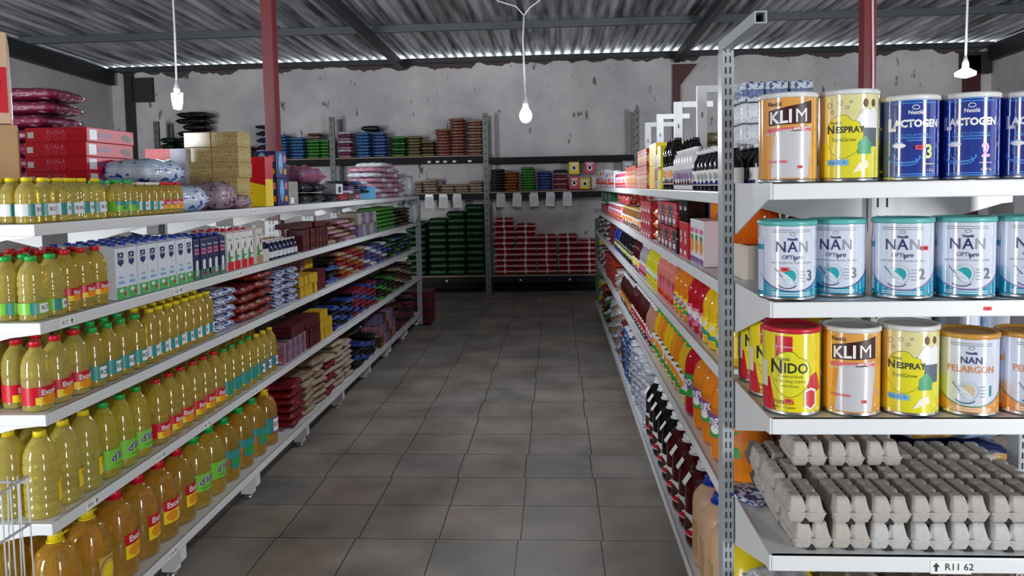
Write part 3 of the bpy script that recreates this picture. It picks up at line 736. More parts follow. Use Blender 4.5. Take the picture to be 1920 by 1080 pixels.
# milk cartons: gable of a screw cap, printed front
def carton(m_base, m_low, m_badge, st, capm, w=0.06, d=0.06, h=0.185):
    b = MB(); b.box(0, 0, h * .47, w, d, h * .94, m_base, bevel=0.0015)
    b.prism([(-d / 2, h * .935), (d / 2, h * .935), (d / 2, h), (-d * .1, h * .985)], -w / 2, w / 2, m_base, 'yz')
    t = b.build('milk_carton')
    b = MB(); b.lathe([(0.012, h * .965), (0.012, h * 1.03), (0.01, h * 1.035)], capm, 14, cy=0.0); b.build('cap', t)
    b = MB(); f = flatmap(d / 2 + 0.0006); g = flatmap(d / 2 + 0.001)
    if m_low: b.poly(rc(-w / 2, w / 2, 0.0, h * .22), f, m_low)
    if m_badge is LNAVY:
        b.poly([(-w * .28, h * .86), (w * .28, h * .86), (w * .28, h * .66), (0, h * .6), (-w * .28, h * .66)][::-1], f, m_badge)
        b.txt(st, w * .26, g, CW, dy=h * .75, bold=0.02); b.poly(ell(0, h * .81, w * .1, h * .02), g, CW)
        b.txt('FULL', w * .2, f, LSKY, dy=h * .4, bold=0.05); b.poly(rc(-w * .3, w * .3, h * .28, h * .33), f, LSKY)
        b.poly(ell(-w * .05, h * .16, w * .2, h * .035), g, CW); b.poly(ell(w * .3, h * .09, w * .12, h * .035), g, CR)
    elif m_badge is CW:
        b.txt(st, w * .24, g, CW, dy=h * .8, bold=0.02); b.poly(rc(-w * .34, w * .34, h * .58, h * .72), f, LPINK); b.txt('MILK', w * .24, g, LNAVY, dy=h * .65, bold=0.02)
        b.poly([(-w * .22, h * .08), (w * .18, h * .08), (w * .22, h * .42), (w * .05, h * .46), (-w * .2, h * .42)], f, CW); b.poly(ell(w * .3, h * .08, w * .14, h * .035), g, CR)
    else:
        b.txt(st, w * .22, g, LGREEN, dy=h * .78, bold=0.02); b.poly([(-w * .4, h * .22), (-w * .4, h * .45), (-w * .1, h * .55), (0, h * .3), (w * .1, h * .25), (w * .1, h * .22)], f, LGREEN)
        b.poly(ell(w * .22, h * .6, w * .1, h * .09), f, INK); b.txt('MILK', w * .2, g, LNAVY, dy=h * .33, dx=w * .2, bold=0.02)
    b.build('front_logo', t)
    return t
mw = carton(paint('carton_white', '#dfe5ee', 0.4), paint('pasture_green', '#4fae5a', 0.5), LNAVY, 'Clover', CB)
rows(mw, 'L', ZL[3], 2.51, 8, 0.067, 4, 0.068, 0.03, 'white milk carton with blue badge and green foot', 'carton', 'white and blue milk cartons', jit=0.4)
mn = carton(paint('carton_navy', '#1a2056', 0.4), paint('pasture_dark', '#3f7f6a', 0.5), CW, 'Clover', CB, 0.055, 0.06, 0.175)
rows(mn, 'L', ZL[3], 3.045, 5, 0.058, 3, 0.068, 0.03, 'navy milk carton with a white bottle picture', 'carton', 'navy milk cartons', jit=0.4)
mr = carton(paint('carton_white2', '#e6e2e2', 0.4), CR, CK, 'Fresh', CR, 0.06, 0.06, 0.18)
rows(mr, 'L', ZL[3], 3.36, 4, 0.075, 3, 0.068, 0.03, 'white milk carton with green hills and red foot', 'carton', 'white and red milk cartons', jit=0.4)
mb_ = carton(paint('carton_cream', '#d8cfc8', 0.4), paint('carton_beige_foot', '#a88060', 0.5), CK, 'Long', CW, 0.075, 0.06, 0.185)
rows(mb_, 'L', ZL[3], 3.69, 1, 0.08, 2, 0.068, 0.03, 'cream carton with black cow patches', 'carton', 'cream cartons', jit=0.4)

# third shelf
oil_R = bottle(P_ROUND, 0.04, 0.2, OILL, CR, 0.4, 0.085, (0.1, 0.36, 320, LREDP), art_excella)
rows(oil_R, 'L', ZL[2], 2.048, 2, 0.085, 4, 0.085, 0.04, 'pale oil bottle, red cap, red label, third shelf', group='red-capped oil bottles on the third shelf', stagger=0.03)
rows(oil_R, 'L', ZL[2], 2.218, 1, 0.085, 1, 0.085, 0.04, 'lone red-capped oil bottle before the green-capped ones, third shelf', group='red-capped oil bottles on the third shelf')
oil_G = bottle(P_ROUND, 0.036, 0.19, OILA, CG, 0.42, 0.085, (0.12, 0.36, 320, LTEAL), art_sticker('R28'))
rows(oil_G, 'L', ZL[2], 2.39, 4, 0.08, 4, 0.08, 0.036, 'golden oil bottle, green cap, third shelf', group='green-capped oil bottles on the third shelf', stagger=0.03)
oil_Y = bottle(P_SLIM, 0.03, 0.2, OILA, CY, 0.55, 0.07, (0.12, 0.32, 300, LWHITE), art_sticker('R19'))
rows(oil_Y, 'L', ZL[2], 2.715, 8, 0.065, 5, 0.07, 0.03, 'slim golden oil bottle, yellow cap, third shelf', group='slim yellow-capped oil bottles', stagger=0.02)

# fourth shelf
oil2 = bottle(P_RIB, 0.048, 0.255, OILL, CY, 0.36, 0.07, (0.16, 0.38, 90, LYEL), art_pricetag, rot=R(35))
rows(oil2, 'L', ZL[1], 2.056, 3, 0.098, 3, 0.1, 0.048, 'large ribbed pale oil bottle, yellow cap, fourth shelf', group='large yellow-capped oil bottles')
oil2g = bottle(P_ROUND, 0.045, 0.25, mat('bright_oil', (1.0, 0.84, 0.1), 0.06, trans=0.74, ior=1.4, coat=.5), CG, 0.36, 0.07, (0.12, 0.38, 150, LLIME), art_dlite)
rows(oil2g, 'L', ZL[1], 2.435, 3, 0.1, 3, 0.1, 0.045, 'large golden oil bottle, green cap, lime label, fourth shelf', group='large lime-labelled oil bottles')
oil2r = bottle(P_ROUND, 0.042, 0.245, OILA, CR, 0.38, 0.06, (0.1, 0.33, 260, LREDP), art_excella)
rows(oil2r, 'L', ZL[1], 2.76, 6, 0.094, 3, 0.1, 0.042, 'large golden oil bottle, red cap, red label, fourth shelf', group='large red-labelled oil bottles')
oil2t = bottle(P_ROUND, 0.04, 0.235, OILA, CG, 0.38, 0.06, (0.12, 0.36, 220, LTEAL), art_green)
rows(oil2t, 'L', ZL[1], 3.325, 4, 0.092, 3, 0.1, 0.04, 'large golden oil bottle, green cap, teal label, fourth shelf', group='large teal-labelled oil bottles')
oil2y = bottle(P_ROUND, 0.038, 0.23, OILA, CY, 0.4, 0.06, (0.12, 0.36, 200, LPURP), art_sticker('R22'))
rows(oil2y, 'L', ZL[1], 3.69, 3, 0.09, 2, 0.1, 0.038, 'golden oil bottle, yellow cap, mauve label, fourth shelf', group='mauve-labelled oil bottles')

# bottom shelf: five-litre jugs with carrying loops
def jug(body, capm, lm, art, label=(0.2, 0.5, 100), r=0.068, h=0.295, rot=0.0):
    return bottle(P_JUG, r, h, body, capm, 0.3, 0.085, label + (lm,), art, handle=True, seg=28, rot=rot)
def art_oval(b, r, z0, z1):
    h = z1 - z0; b.poly(ell(0, z0 + h * .5, r * .5, h * .4), cylmap(r + 0.0006), paint('tan_print', '#cfa86a', 0.5), slice_=0.01); b.poly(ell(0, z0 + h * .55, r * .35, h * .22), cylmap(r + 0.001), LYEL, slice_=0.01)
    b.poly(ring(0, z0 + h * .5, r * .52, h * .42, 0.002), cylmap(r + 0.0012), LBROWN, slice_=0.01)
def art_ex_big(b, r, z0, z1):
    h = z1 - z0; f1 = cylmap(r + 0.0006); f2 = cylmap(r + 0.001)
    b.poly(rc(-r * .8, r * .45, z0, z0 + h * .55), f1, LYEL, slice_=0.01); b.poly(ell(-r * .25, z0 + h * .3, r * .4, h * .22), f2, LORG, slice_=0.01)
    b.txt('Excella', h * 0.34, f2, CW, dy=z0 + h * .78, bold=0.03, slice_=0.01); b.poly(rc(r * .3, r * .7, z0 + h * .05, z0 + h * .3), f2, PREM, slice_=0.01)
jy = jug(OILD, CY, paint('clear_label', '#c9a24a', 0.4), art_oval, (0.12, 0.5, 60))
jr = jug(OILD, CR, LREDP, art_ex_big, (0.22, 0.52, 92)); jg = jug(mat('golden_jug_oil', (1.0, 0.72, 0.1), 0.06, trans=0.76, ior=1.4, coat=.5), CG, LLIME, art_dlite, (0.25, 0.5, 120)); jd = jug(OILD, CG, LTEAL, art_green, (0.2, 0.5, 70), 0.066, 0.285)
jp = jug(OILD, CY, LPURP, art_sticker('R99'), (0.22, 0.5, 80), 0.066, 0.285)
def jrow(src, ys, desc, group, nr=2):
    for i, y in enumerate(ys):
        for k in range(nr):
            place(src, 'L', -1.56 - k * 0.165, y, ZL[0], '%s, %s, %s along' % (desc, ROWN[k], ORD[i]), 'jug', group, jit=R(12))
jrow(jy, (2.135, 2.375), 'five-litre amber oil jug, yellow loop cap, bottom shelf', 'yellow-capped oil jugs')
jrow(jr, (2.53, 2.67, 2.81, 2.95), 'five-litre amber oil jug, red loop cap, bottom shelf', 'red-capped oil jugs')
jrow(jg, (3.09, 3.23), 'five-litre oil jug, green loop cap and lime label, bottom shelf', 'lime-labelled oil jugs')
jrow(jd, (3.38, 3.54, 3.70), 'five-litre oil jug, green loop cap, teal label, bottom shelf', 'teal-labelled oil jugs')
jrow(jp, (3.86,), 'five-litre oil jug, gold cap and mauve label, bottom shelf', 'mauve-labelled oil jugs')

# ---------------------------------------------------------------- packets and boxes further along the oil side
def dim(s, f=.62): return tuple(q * f for q in hx(s))
def bm_(n, a, b_, c, **k): k.setdefault('bump', 0.35); f = .9 if 'white' in n or 'tis' in n else .6; return printed(n, dim(a, f), dim(b_, f), dim(c, f), **k)  # print dimmed: the shade between the shelves is put into packet colours
def bx_(n, a, b_, c, **k): k.setdefault('rough', 0.45); return printed(n, dim(a, .75), dim(b_, .75), dim(c, .75), **k)  # box print dimmed for the shelf shade as well
B_BLUEW = bm_('blue_white_pack', '#dfe6f2', '#1f3c9c', '#16307f', lo=0, hi=0, thr=0.5, scale=7)
B_REDBR = bm_('red_brown_pack', '#7a1a12', '#a8281a', '#c9963a', thr=0.64, scale=5)
B_BLUE = bm_('blue_pack', '#1c3f96', '#2a56b8', '#c8d2e8', thr=0.62)
B_LBLUE = bm_('bright_blue_pack', '#2a6fb8', '#3f8ad2', '#d8e6f2', thr=0.64)
B_BLK = bm_('black_pack', '#101216', '#1c1e24', '#8a8f98', thr=0.68)
B_BLKG = bm_('black_green_pack', '#0e1a14', '#14301e', '#2f6a3a', thr=0.62)
B_BRN = bm_('brown_pack', '#5a3222', '#6a3a26', '#b89a7a', thr=0.63)
B_RED = bm_('red_pack', '#8e1420', '#a81a28', '#d8c0b8', thr=0.66)
B_MAG = bm_('magenta_pack', '#7a1440', '#8e1a4c', '#d8b0c0', thr=0.64)
B_PINK = bm_('pink_pack', '#c87a96', '#d892aa', '#f0dce4', thr=0.6)
B_GRN = bm_('green_pack', '#3f9a30', '#58b03f', '#cfe8b8', thr=0.66)
B_DGRN = bm_('dark_green_sack', '#0c4a22', '#0e5426', '#2f7a44', lo=0.35, hi=0.5, thr=0.74, scale=3, bump=0.25)
B_TAN = bm_('tan_pack', '#c2a488', '#cdb298', '#a0765a', thr=0.6)
B_BEIG = bm_('beige_pack', '#d6c2a6', '#e0d0b8', '#c87a5a', thr=0.66)
B_ORNG = bm_('orange_brown_pack', '#a8481c', '#c05a20', '#e8c89a', thr=0.64)
B_KHAK = bm_('khaki_pack', '#7a7448', '#8a8452', '#c8c49a', thr=0.62)
B_PURP = bm_('purple_pack', '#4a2f6a', '#5c3c80', '#b8a8d0', thr=0.6)
B_WHT = bm_('white_pack', '#d4d6da', '#c6c8ce', '#a8acb8', thr=0.58)
B_CLR = mat('cloudy_plastic_wrap', (0.8, 0.84, 0.88), 0.18, trans=0.35, bump=(30, 0.8, 0.01))
X_YEL = bx_('yellow_box', '#e2b224', '#e8bc30', '#b8641c', thr=0.66); X_MAR = bx_('maroon_box', '#5a1620', '#6a1c26', '#a8746a', thr=0.68)
X_PNK = bx_('dusty_pink_box', '#b07a80', '#a86a74', '#dcc0c0', lo=.3, hi=.7, thr=0.62); X_PUR = bx_('lilac_box', '#6a5f94', '#7a6fa4', '#b09060', thr=0.6)
X_GRY = bx_('grey_card_box', '#a8a094', '#b0a89c', '#8a8278', thr=0.7); X_BLU = bx_('blue_box', '#1c2f8e', '#2438a0', '#c8a060', thr=0.72)
bag_s = bag(0.16, 0.20, 0.045, B_BLUE, 1)
bag_m = bag(0.205, 0.26, 0.055, B_BLUE, 4, pw=7)
bag_l = bag(0.27, 0.34, 0.075, B_BLUE, 8)
box_s = box(0.075, 0.12, 0.06, X_YEL); box_t = box(0.05, 0.10, 0.13, X_MAR); box_m = box(0.11, 0.16, 0.09, X_YEL)
def SZ(src, dz): return dz * .97 / ztop(src)
def SB(z, y0, n, high, desc, mats, src=bag_s, w=0.165, dz=0.036, d=0.2, cat='packet', **k):
    k.setdefault('nr', 1); k.setdefault('jit', 9); k.setdefault('wob', .009)
    stacks(src, 'L', z, y0, n, w, high, dz, d, desc, cat, mats=mats, **k)
Z5, Z4, Z3, Z2, Z1 = ZL[4], ZL[3], ZL[2], ZL[1], ZL[0]
# second shelf, past the milk
nb = bottle(P_FLASK, 0.026, 0.095, paint('navy_bottle', '#161c4a', 0.25), CW, 0.5, 0.1, (0.12, 0.45, 240, LWHITE), None, seg=16)
rows(nb, 'L', Z4, 3.86, 7, 0.06, 2, 0.06, 0.026, 'small navy drink bottle with white label, second shelf', 'bottle', 'small navy bottles')
xb = box(0.085, 0.09, 0.062, paint('cream_box', '#c8c4bc', 0.5)); place(xb, 'L', -1.535, 3.79, Z4, 'little cream box beside the navy drink bottles', 'box')
stacks(box_m, 'L', Z4, 3.98, 4, 0.115, 1, 0.09, 0.16, 'yellow box standing behind the navy drink bottles', 'box', 'yellow boxes on the second shelf', mats=[X_YEL], x0=-1.62)
stacks(box_t, 'L', Z4, 4.37, 8, 0.06, 1, 0.13, 0.10, 'maroon box standing in a row on the second shelf', 'box', 'maroon boxes on the second shelf', mats=[X_MAR, X_MAR, B_BRN])
box_f = box(0.22, 0.16, 0.03, X_MAR)
stacks(box_f, 'L', Z4 + 0.133, 4.42, 2, 0.25, 1, 0.03, 0.16, 'flat maroon carton lying on the maroon boxes', 'box', 'flat maroon cartons', mats=[X_MAR])
SB(Z4, 4.95, 4, 5, 'wafer packet with pink and brown print, second shelf', [B_TAN, B_BRN, B_PINK], dz=0.03)
stacks(box_m, 'L', Z4, 5.62, 5, 0.115, 2, 0.091, 0.16, 'lilac and tan box, second shelf', 'box', 'lilac boxes', mats=[X_PUR, X_GRY])
SB(Z4, 6.3, 4, 6, 'bright green snack bag, second shelf', [B_GRN], dz=0.034, w=0.17)
SB(Z4, 7.0, 4, 5, 'black and grey snack bag, second shelf', [B_BLK, B_BLKG, B_BRN], dz=0.034, w=0.19)
# third shelf
SB(Z3, 3.33, 1, 5, 'blue and white patterned flour bag, nearest stack, third shelf', [B_BLUEW], src=bag_m, dz=0.038, d=0.26)
SB(Z3, 3.57, 2, 4, 'dark red bag with gold print, third shelf', [B_REDBR], src=bag_m, dz=0.044, w=0.21, d=0.26, heights=[4, 5])
SB(Z3, 3.99, 2, 5, 'blue and white patterned flour bag, farther stack, third shelf', [B_BLUEW], src=bag_m, dz=0.038, w=0.21, d=0.26)
stacks(box_s, 'L', Z3, 4.29, 4, 0.078, 2, 0.061, 0.12, 'yellow tea box, third shelf', 'box', 'yellow boxes on the third shelf', mats=[X_YEL])
stacks(box_t, 'L', Z3, 4.6, 3, 0.055, 1, 0.13, 0.10, 'tall maroon box, third shelf', 'box', 'maroon boxes on the third shelf', mats=[X_MAR])
stacks(box_s, 'L', Z3, 4.66, 3, 0.078, 3, 0.061, 0.12, 'yellow box behind the maroon ones, third shelf', 'box', 'yellow boxes by the bay joint', mats=[X_YEL, X_YEL, X_PNK], x0=-1.6)
SB(Z3, 4.95, 1, 4, 'dark blue flat pack, third shelf', [B_BLUE, B_BLK], src=bag_m, dz=0.04, w=0.2, d=0.26)
SB(Z3, 5.16, 4, 6, 'red and tan snack bag, third shelf', [B_RED, B_ORNG, B_TAN], dz=0.032, w=0.18)
SB(Z3, 5.9, 4, 5, 'purple and white snack bag, third shelf', [B_PURP, B_WHT, B_BLUE], dz=0.034, w=0.18)
SB(Z3, 6.65, 6, 5, 'dark green and black snack bag, third shelf', [B_BLKG, B_BLK, B_BLUE, B_GRN], dz=0.034, w=0.19)
# fourth shelf
box_p = box(0.035, 0.13, 0.12, X_PNK)
stacks(box_p, 'L', Z2, 3.99, 9, 0.04, 1, 0.12, 0.13, 'slim dusty pink box standing upright, fourth shelf', 'box', 'slim pink boxes', mats=[X_PNK, X_PUR], jit=1)
stacks(box_p, 'L', Z2, 4.36, 6, 0.04, 1, 0.12, 0.13, 'slim maroon box standing upright, fourth shelf', 'box', 'slim maroon boxes', mats=[X_MAR], jit=1)
stacks(box_s, 'L', Z2, 4.635, 3, 0.08, 3, 0.061, 0.12, 'yellow box stacked on the fourth shelf', 'box', 'yellow boxes on the fourth shelf', mats=[X_YEL], jit=2, heights=[3, 3, 2])
stacks(box_f, 'L', Z2 + 0.123, 4.2, 2, 0.24, 2, 0.031, 0.16, 'flat maroon carton laid over the slim boxes', 'box', 'flat maroon cartons on the fourth shelf', mats=[X_MAR])
SB(Z2, 4.98, 3, 5, 'blue and black crisp bag, fourth shelf', [B_BLUE, B_BLK], dz=0.032, w=0.18)
SB(Z2, 5.5, 4, 6, 'red and blue crisp bag, fourth shelf', [B_RED, B_BLUE, B_MAG], dz=0.033, w=0.18)
SB(Z2, 6.25, 4, 5, 'green and black crisp bag, fourth shelf', [B_GRN, B_BLKG, B_BLK], dz=0.033, w=0.18)
SB(Z2, 7.0, 4, 6, 'brown and dark crisp bag, fourth shelf', [B_BRN, B_BLK, B_TAN], dz=0.033, w=0.19)
# bottom shelf
SB(Z1, 4.17, 1, 6, 'red sugar packet below the mauve-labelled jug', [B_RED], src=bag_m, dz=0.042, d=0.26)
SB(Z1, 4.39, 2, 7, 'beige sugar packet, bottom shelf', [B_BEIG, B_TAN], src=bag_m, dz=0.04, w=0.21, d=0.26, heights=[6, 7])
SB(Z1, 4.81, 1, 6, 'red and beige sugar packet, bottom shelf', [B_RED, B_BEIG], src=bag_m, dz=0.042, d=0.26)
SB(Z1, 5.02, 2, 8, 'beige rice packet, bottom shelf', [B_BEIG], src=bag_m, dz=0.038, w=0.21, d=0.26, heights=[8, 7])
SB(Z1, 5.45, 4, 6, 'black shiny packet, bottom shelf', [B_BLK, B_BLKG, B_BLUE], dz=0.033, w=0.17, heights=[4, 5, 4, 5])
stacks(box_m, 'L', Z1, 5.6, 4, 0.115, 2, 0.091, 0.16, 'orange pack behind the black packets, bottom shelf', 'box', 'orange packs', mats=[B_ORNG], x0=-1.72)
stacks(box_m, 'L', Z1, 6.2, 5, 0.115, 3, 0.091, 0.16, 'brown and pink box, bottom shelf', 'box', 'brown boxes on the bottom shelf', mats=[B_BRN, X_PNK, X_PUR])
SB(Z1, 6.85, 5, 7, 'dark mixed packet, bottom shelf', [B_BLK, B_BRN, B_MAG], dz=0.033, w=0.19, heights=[6, 7, 5])
# ------------------------------------------------ top shelf of the oil gondola
def kuala(b, w, d, h):
    f = flatmap(d / 2 + 0.0008); g = side_map(w / 2 + 0.0008)
    b.txt('KUALA', h * 0.42, f, LPINK, dy=h * .68, bold=0.02)
    for q in (-1, 0, 1): b.poly(ring(q * 0.03, h * .32, 0.009, 0.009, 0.002), f, LPINK)
    b.poly(rc(-w * .46, -w * .36, h * .3, h * .7), f, LWHITE)
    b.poly(rc(-d * .45, -d * .3, h * .15, h * .85), g, LWHITE); b.poly(rc(-d * .26, 0, h * .4, h * .65), g, LPURP); b.poly(ell(d * .3, h * .5, d * .07, h * .22), g, paint('grey_motif', '#8a8884', 0.5)); b.poly(ell(d * .38, h * .42, d * .07, h * .22), g, paint('grey_motif', '#8a8884', 0.5))
kb = box(0.24, 0.31, 0.055, paint('bright_red_card', '#c81e30', 0.4), arts=kuala)
for k in range(6):
    place(kb, 'E', -1.872 + random.uniform(-.004, .004), 2.93 + random.uniform(-.006, .006), Z5 + 0.001 + k * 0.0555, 'flat red sweet carton, %s' % ('lowest of the stack behind the oil bottles' if k == 0 else 'topmost of the stack behind the oil bottles' if k == 5 else '%s from the bottom of the stack behind the oil bottles' % ORD[k]), 'box', 'flat red sweet cartons')
def plainart(b, w, d, h):
    f = flatmap(d / 2 + 0.0008)
    for q in (-.3, .0, .3): b.poly(ring(q * w, h * .8, .01, .012, .003), f, LREDP)
KRAFT = paint('kraft_card', '#b08a62', 0.7); CREAMC = paint('pale_kraft', '#c9a98c', 0.7)
def redbot(b, w, d, h):
    f = flatmap(d / 2 + 0.0008); g = side_map(w / 2 + 0.0008)
    for F, W in ((f, w), (g, d)):
        b.poly(rc(W * .1, W * .48, h * .12, h * .62), F, LREDP); b.poly(ell(W * .3, h * .45, W * .12, h * .2), F, LBROWN); b.poly(rc(-W * .4, W * .4, h * .8, h * .9), F, LPINK)
t = box(0.3, 0.3, 0.315, KRAFT); place(t, 'E', -1.80, 2.40, Z5 + .001, 'plain brown carton behind the yellow-capped oil bottles', 'box'); t.rotation_euler[2] = R(36); t.location.x = -2.0; t.location.y = 2.42
t = box(0.28, 0.28, 0.30, CREAMC, arts=redbot); place(t, 'E', -2.01, 2.42, Z5 + 0.319, 'pale carton printed with red bottles, on top of the plain brown carton', 'box'); t.rotation_euler[2] = R(36); t.location.x = -2.0; t.location.y = 2.41
def tray(b, w, d, h):
    f = flatmap(d / 2 + 0.0008)
    b.poly(rc(-w * .45, w * .45, h * .86, h * .94), f, CK); b.poly(rc(-w * .44, w * .44, h * .3, h * .8), f, LWHITE); b.txt('181', h * .28, flatmap(d / 2 + 0.0014), INK, dy=h * .62, bold=.03)
    for q in (-.28, .25): b.poly(ring(q * w, h * .38, .022, .012, .005), flatmap(d / 2 + 0.0014), INK)
    b.poly(rc(-w * .5, w * .5, 0, h * .1), f, LREDP)
t = box(0.2, 0.16, 0.13, paint('silver_card', '#a8aab0', 0.35), arts=tray); place(t, 'E', -2.13, 2.82, Z5 + .003, 'silver and black carton with red base beside the red sweet cartons', 'box'); t.rotation_euler[2] = R(24)
for k in range(7):
    t = place(bag_l, 'L', -2.36, 3.24 + 0.02 * k, Z5 + 0.13 + 0.062 * k, 'magenta bulk bag in a tall pile beyond the brown cartons, %s from the bottom' % ORD[k], 'bag', 'magenta bulk bags', mats={0: B_MAG}, jit=.15, scale=(1, 1, SZ(bag_l, .062)))
for k in range(4):
    t = place(bag_l, 'L', -2.3, 3.62 + 0.02 * k, Z5 + 0.004 + 0.062 * k, 'magenta bulk bag in a low pile by the red sweet cartons, %s from the bottom' % ORD[k], 'bag', 'magenta bulk bags', mats={0: B_MAG}, jit=.15, scale=(1, 1, SZ(bag_l, .062)))
kp = box(0.3, 0.3, 0.125, KRAFT); place(kp, 'E', -2.36, 3.26, Z5 + .002, 'brown carton carrying the tall magenta pile', 'box')
def cad(b, w, d, h):
    f = flatmap(d / 2 + 0.0008); b.poly(rc(-w * .5, w * .1, h * .5, h), f, LREDP); b.txt('Cadbury', h * .16, flatmap(d / 2 + 0.0014), CW, dx=-w * .2, dy=h * .75, bold=.01); b.txt('CEREAL', h * .16, flatmap(d / 2 + 0.0014), LPURP, dx=-w * .15, dy=h * .35, bold=.02)
t = box(0.2, 0.12, 0.29, paint('pale_lilac_card', '#b8b8c8', 0.4), arts=cad); place(t, 'E', -1.86, 3.6, Z5 + .001, 'tall pale box with red panel behind the tissue bundles', 'box')
t = box(0.17, 0.1, 0.23, LNAVY, arts=lambda b, w, d, h: b.poly(rc(0, w * .45, h * .1, h * .85), flatmap(d / 2 + .0008), LWHITE)); place(t, 'E', -1.875, 3.36, Z5 + .001, 'navy box with pale panel before the tall pale box', 'box')
# wrapped bundles
B_TIS = bm_('tissue_bundle_wrap', '#b9cfe6', '#cfdcec', '#3048a0', thr=0.62, scale=5, bump=0.5, rough=0.18)
bun = bag(0.34, 0.22, 0.13, B_TIS, 3, n=14, wr=.05, pw=5)
place(bun, 'L', -1.66, 3.0, Z5 + .118, 'blue and white plastic-wrapped tissue bundle lying on another bundle', 'bundle', 'tissue bundles', scale=(.85, 1, .75))
place(bun, 'L', -1.60, 3.09, Z5 + .002, 'blue and white plastic-wrapped tissue bundle at the shelf edge', 'bundle', 'tissue bundles', scale=(0.78, 1, .8))
t = bag(0.3, 0.22, 0.13, B_TIS, 9, wr=.05, pw=5); place(t, 'L', -1.73, 2.86, Z5 + .004, 'tissue bundle standing hidden behind the small oil bottles', 'bundle', 'tissue bundles', scale=(.6, .6, 1.0))
B_CLP = bm_('pink_clear_bag', '#b8a0b0', '#c8b0bc', '#8a3a5a', thr=0.6, bump=.6, rough=.18)
t = bag(0.2, 0.16, 0.12, B_CLP, 5, wr=.16); place(t, 'L', -1.57, 3.40, Z5 + .002, 'clear bag of pink sweets leaning by the yellow tissue boxes', 'bag', scale=(1, 1, 1))
t = bag(0.16, 0.12, 0.06, B_CLP, 15, wr=.16); place(t, 'L', -1.54, 3.56, Z5 + .002, 'small clear bag of pink sweets before the yellow tissue boxes', 'bag')
TISX = bx_('yellow_tissue_box', '#cdb87a', '#d6c48a', '#b89c50', thr=.58, scale=8, rough=.16)
tb = box(0.132, 0.15, 0.073, TISX, bevel=.003)
nm = ['lowest', 'second', 'third', 'fourth', 'topmost']
for c in range(2):
    for k in range(5):
        place(tb, 'E', -1.715 + c * 0.135 - (0.01 if k < 2 else 0), 3.64, Z5 + .001 + k * 0.0735, 'shiny pale yellow tissue box, %s of the stack %s' % (nm[k], 'by the shelf edge' if c else 'away from the shelf edge'), 'box', 'yellow tissue boxes')
def kel(b, w, d, h):
    f = flatmap(d / 2 + .0008); f2 = flatmap(d / 2 + .0014)
    b.poly(rc(-w / 2, w / 2, h * .58, h), f, LREDP); b.poly([(-w * .5, h * .58), (w * .5, h * .42), (w * .5, h * .58)], f2, LREDP); b.poly(rc(-w * .28, w * .1, h * .68, h * .85), f2, CW); b.poly(rc(-w * .3, w * .1, h * .25, h * .28), f2, LORG)
    g = side_map(w / 2 + .0008); b.poly(rc(-d / 2, d / 2, h * .55, h), g, LREDP)
t = box(0.17, 0.1, 0.255, LYEL, arts=kel); place(t, 'E', -1.565, 3.85, Z5 + .001, 'red and yellow cereal box next to the yellow tissue boxes', 'box')
def nes(b, w, d, h):
    for F, W in ((flatmap(d / 2 + .0008), w), (side_map(w / 2 + .0008), d)):
        b.poly(ell(-W * .1, h * .55, W * .2, h * .4), F, LSKY); b.poly(ell(-W * .1, h * .3, W * .12, h * .15), F, CW); b.poly(rc(W * .18, W * .42, h * .6, h * .85), F, LPINK); b.poly(rc(W * .18, W * .42, h * .15, h * .35), F, LORG)
t = box(0.13, 0.15, 0.145, LNAVY, arts=nes)
place(t, 'E', -1.545, 4.04, Z5 + .001, 'navy cereal box with a pale blue figure-of-eight print, lower of two', 'box', 'navy cereal boxes')
place(t, 'E', -1.548, 4.04, Z5 + .148, 'navy cereal box with a pale blue figure-of-eight print, upper of two', 'box', 'navy cereal boxes')
t = box(0.13, 0.15, 0.13, X_GRY, arts=lambda b, w, d, h: b.poly(rc(-.05, 0, h * .05, h * .3), side_map(w / 2 + .001), PREM)); place(t, 'E', -1.545, 4.2, Z5 + .001, 'plain grey-brown box beside the navy cereal boxes', 'box')
PLAID = mat('plaid_cloth_bag', (0.35, 0.2, 0.3), 0.6)
def plaid():
    m = PLAID; nt = m.node_tree; N = nt.nodes; L = nt.links; tc = N.new('ShaderNodeTexCoord')
    ck = N.new('ShaderNodeTexBrick'); ck.offset = 0; ck.inputs['Scale'].default_value = 1; ck.inputs['Brick Width'].default_value = .12; ck.inputs['Row Height'].default_value = .12; ck.inputs['Mortar Size'].default_value = .02
    ck.inputs['Color1'].default_value = (*dim('#6a5878', .7), 1); ck.inputs['Color2'].default_value = (*dim('#8a7a94', .7), 1); ck.inputs['Mortar'].default_value = (*dim('#a03050', .7), 1)
    L.new(tc.outputs['Generated'], ck.inputs['Vector']); L.new(ck.outputs['Color'], N['Principled BSDF'].inputs['Base Color'])
plaid()
t = bag(0.5, 0.32, 0.11, PLAID, 21, wr=.2); place(t, 'L', -1.68, 4.72, Z5 + .12, 'plaid woven bag slumped over the dark netting packs', 'bag')
for k, (y, z) in enumerate(((4.5, 0), (4.75, 0), (4.5, .065), (4.77, .065))):
    place(bag_l, 'L', -1.66, y, Z5 + .002 + z, 'black netting pack under the plaid bag, %s one' % ORD[k], 'packet', 'black netting packs', mats={0: B_BLK}, jit=.1, scale=(.85, 1, SZ(bag_l, .065)))
t = box(0.16, 0.1, 0.07, paint('white_card2', '#b8b8bc', 0.5), arts=lambda b, w, d, h: b.poly(rc(-.03, .03, .01, .05), flatmap(d / 2 + .0008), INK)); place(t, 'L', -1.53, 5.1, Z5 + .05, 'white box with dark print on the dark packs', 'box')
